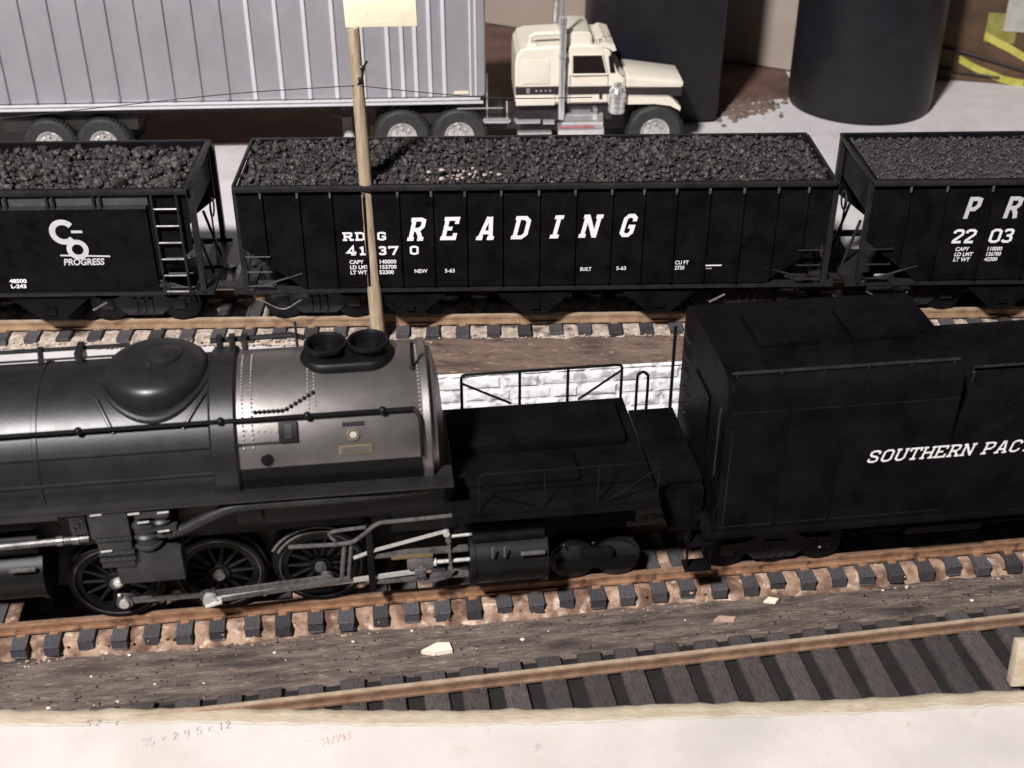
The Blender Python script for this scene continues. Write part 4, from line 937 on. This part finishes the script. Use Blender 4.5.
b = B(); b.box(1.66, 2.9, -.035, -.02, 1.26, 1.31); b.build("tank_strap", mat("red_strap", (.35, .06, .06), (.5, .1, .1), 4, .5), tk)
b = B(); b.cyl((-.95, .2, 1.50), (-.1, .2, 1.50), .095, n=12); b.cyl((.15, .2, 1.45), (1.0, .2, 1.45), .08, n=12); b.cyl((1.1, .2, 1.42), (1.5, .2, 1.42), .09, n=12); b.box(.2, 1.4, .05, .3, 1.02, 1.10, .02)
for s in (-.95, -.1, .15): b.ball((s, .22, 1.5), .09, 1)
for s in (-.85, -.15): b.cyl((s, .5, 1.5), (s, .5, 3.1 if s < -.5 else 2.1), .025, n=8)
b.tube([(-1.9, .1, 2.0), (-.3, .1, 2.0)], .02, 6); b.build("air_lines", M['chrome'], tk)
w2 = road_wheel(tk, 5.07, .1, .98, hub=M['hubw']); dup(w2, tk, location=(5.07, 2.9, .98), rotation_euler=(0, 0, math.pi))
for s in (-3.85, -1.85):
    dup(w2, tk, location=(s, .15, .96)); dup(w2, tk, location=(s, 2.9, .96), rotation_euler=(0, 0, math.pi))
for s in (-3.85, -1.85):
    b = B(); b.tube([(s+1.08*math.cos(R(a)), .6, .98+1.08*math.sin(R(a))) for a in range(165, 215, 10)], .05, 6); b.build("mud_flap", M['under'], tk)

# ================================================================== BACKGROUND
b = B(); b.box(2.95, 7.9, 45.75, 51.3, 2.1, 16, .5)
for v in b.bm.verts: v.co.x = 5.75+(v.co.x-5.75)*(1+.0*(v.co.z-2))
b.build("tmp", M['bin'], smooth=40); o = bpy.data.objects["tmp"]; o.name = "bin"; tag(o, "dark square-sided bin close behind the truck cab", "bin")
b = B(); b.lathe([(2.55, 2.1), (2.72, 2.18), (2.78, 2.5), (2.78, 9), (2.80, 16), (2.7, 16.1), (2.6, 9)], (13.8, 48.25, 0), 'z', 64); o = b.build("bin", M['bin'], smooth=50); tag(o, "dark round bin standing alone past the truck's bonnet", "bin")
# brown sheet whose front paints the trailer's shade, tan panel standing on it
ln = lambda x: 58.36-.545*(x)
slab("brown_shade_sheet_", [(-15.5, 43.5), (-1, 43.8), (3, 45.2), (7.0, 46.9), (9.6, 48.3), (11.6, 48.9), (11.6, ln(11.6)+.5), (-15.5, ln(-15.5)+.5)], 2.104, 2.16, M['brown'])
o = bpy.data.objects["brown_shade_sheet_"]; o.name = "brown_shade_sheet"; del o['kind']; tag(o, "brown sheet lying on the table behind the truck, its front part painting shade under the trailer", "sheet")
b = B(); L = 38; b.box(-24, 15.5, 0, .4, .12, 24); o = b.build("tan_panel", M['tan'], smooth=0, loc=(0, ln(0), 2.1), rot=(0, 0, -math.atan(.545))); tag(o, "plain tan panel standing upright behind the truck cab", "panel")
b = B(); b.box(10.6, 14.5, -.10, -.01, 7.6, 8.3, .02)
o = b.build("yellow_strip", M['yellow'], smooth=0, loc=(0, ln(0), 2.1), rot=(0, R(12)*0, -math.atan(.545))); tag(o, "short yellow strip on the tan panel beside the round bin", "strip")
# brown carton with yellow bands, far right
bx = empty("carton", (17.2, 51.2, 2.1), R(-14), "dark brown carton with curved yellow bands beyond the round bin", "carton")
b = B(); b.box(-.6, 9, 0, 4, .02, 12, .08); b.build("carton_body", M['dkbrown'], bx)
for (pts, wdt) in (([(2.1, 2.0), (2.6, 1.75), (3.2, 1.5), (4.2, 1.0), (5.6, .4)], .16), ([(1.3, .95), (2.0, .62), (2.7, .38), (3.3, .2), (4.0, .12)], .15)):
    b = B(); pp_ = smoothpath([(x, -.06, z) for x, z in pts])
    for a, c in zip(pp_, pp_[1:]): b.prism([(a.x, -.07, a.z-wdt), (c.x, -.07, c.z-wdt), (c.x, -.07, c.z+wdt), (a.x, -.07, a.z+wdt)], (0, .06, 0))
    b.build("yellow_band", M['yellow'], bx)
b = B(); b.box(2.75, 5.2, -.05, .002, 2.2, 6.5, .02); b.build("grey_label", M['grey'], bx)
b = B(); b.box(2.1, 3.3, -.03, .002, 1.7, 2.9, .02); b.build("olive_patch", mat("olive_print", (.16, .15, .03), (.26, .25, .06), 1.5, .6), bx)
b = B(); b.tube([(-.6, -.12, 1.5), (1.5, -.12, 1.25), (3.6, -.12, .75), (5, -.12, .5)], .06, 6); b.tube([(-.6, -.12, .6), (3, -.12, .3)], .05, 6); b.build("dark_cord", M['under'], bx)
# crumbs on the table near the bins
rr = random.Random(31); b = B()
for _ in range(420):
    x = rr.gauss(9.0, .9); y = 46.9+(x-8)*.5+rr.gauss(0, .55); r = rr.uniform(.03, .1)
    if 7.95 < x < 11.0: b.ball((x, y, 2.1+r*.5), r, 1, (1.2, 1, .6))
tag(b.build("rubble", M['ledge'], smooth=0), "loose gravel crumbs on the table between the two dark bins", "gravel", kind='stuff')

# ================================================================== SMALL LOOSE THINGS ON THE GROUND
def chip(name, label, cat, x, y, z, pts, th, m, rz=0):
    b = B(); b.prism([(px, py, 0) for px, py in pts], (0, 0, th)); return tag(b.build(name, m, smooth=0, loc=(x, y, z), rot=(0, 0, rz)), label, cat)
chip("wood_chip", "pale wedge-shaped wood chip lying on the dark board before the locomotive", "chip", -1.60, 19.64, .0, [(-.34, -.06), (-.05, -.15), (.32, -.10), (.27, .12), (0, .14)], .11, M['chip'], R(6))
chip("paper_scrap", "small white scrap by the ballast edge in front of the tender", "scrap", 5.79, 21.21, .0, [(-.16, -.06), (.1, -.1), (.2, .04), (-.02, .09)], .05, M['chip'])
chip("wood_chip", "flat pinkish chip on the dark board between the tracks", "chip", 4.67, 20.60, .0, [(-.25, -.07), (.2, -.08), (.26, .05), (-.1, .09)], .05, M['pink'])
b = B(); b.tube([(-.06, 0, 0), (-.10, 0, .26)], .022, 6); b.tube([(.06, 0, 0), (.13, 0, .24)], .022, 6); tag(b.build("wire_staple", M['chip'], loc=(6.85, 19.78, .02)), "tiny pale two-pronged staple sticking up beside the front rail", "staple")
b = B(); b.box(-.1, .75, -.12, .12, 0, 1.05, .03); tag(b.build("white_block", M['edge'], loc=(10.2, 18.35, .35), rot=(R(-8), 0, R(4))), "small cream card block standing on the ties of the foremost track", "block")
rr = random.Random(77); b = B()
for _ in range(45):
    s = rr.uniform(-11, 12); v = rr.uniform(-3.2, -.6); p = fp(s, v); r = rr.uniform(.012, .035)*(1.5 if rr.random() < .1 else 1)
    b.ball((p.x, p.y, r*.5), r, 1, (1.3, 1, .6))
tag(b.build("crumbs", M['chip'], smooth=0), "scattered pale specks on the dark board between the front tracks", "crumbs", kind='stuff')
for nm, lab, m_, sd, cnt in (("grit", "fine tan grit strewn over the dark board between the front tracks", M['ledge'], 81, 900), ("grit", "fine dark crumbs strewn over the dark board between the front tracks", M['darkbed'], 82, 700)):
    rr = random.Random(sd); b = B()
    for _ in range(cnt):
        s_ = rr.uniform(-12, 13); v = rr.uniform(-3.0, -.6); p = fp(s_, v); r = rr.uniform(.008, .026)
        b.ball((p.x, p.y, r*.4), r, 1, (rr.uniform(.8, 1.8), 1, .6))
    tag(b.build(nm, m_, smooth=0), lab, "grit", kind='stuff')
rr = random.Random(78); b = B()
for _ in range(260):
    s = rr.uniform(-13.5, 15); v = rr.choice((rr.gauss(-.57, .03), rr.gauss(-.62, .06), rr.uniform(-.52, -.15))); p = fp(s, v); r = rr.uniform(.015, .045)
    b.ball((p.x, p.y, (.22 if v > -.53 else 0.0)+r*.4), r, 1, (1.2, 1, .7))
tag(b.build("gravel", M['gap'], smooth=0), "grains of sandy ballast along the edge of the middle track", "gravel", kind='stuff')
rr = random.Random(79); b = B()
for _ in range(700):
    s = rr.uniform(-16, 16); v = rr.choice((rr.gauss(-.70, .05), rr.uniform(-.7, .0))); p = rp(s, v); r = rr.uniform(.015, .045)
    b.ball((p.x, p.y, 2.6+(-.36 if v > -.68 else -.46)+r*.4), r, 1, (1.2, 1, .7))
tag(b.build("gravel", M['gapr'], smooth=0), "grains of grey ballast along the near edge of the rear track", "gravel", kind='stuff')
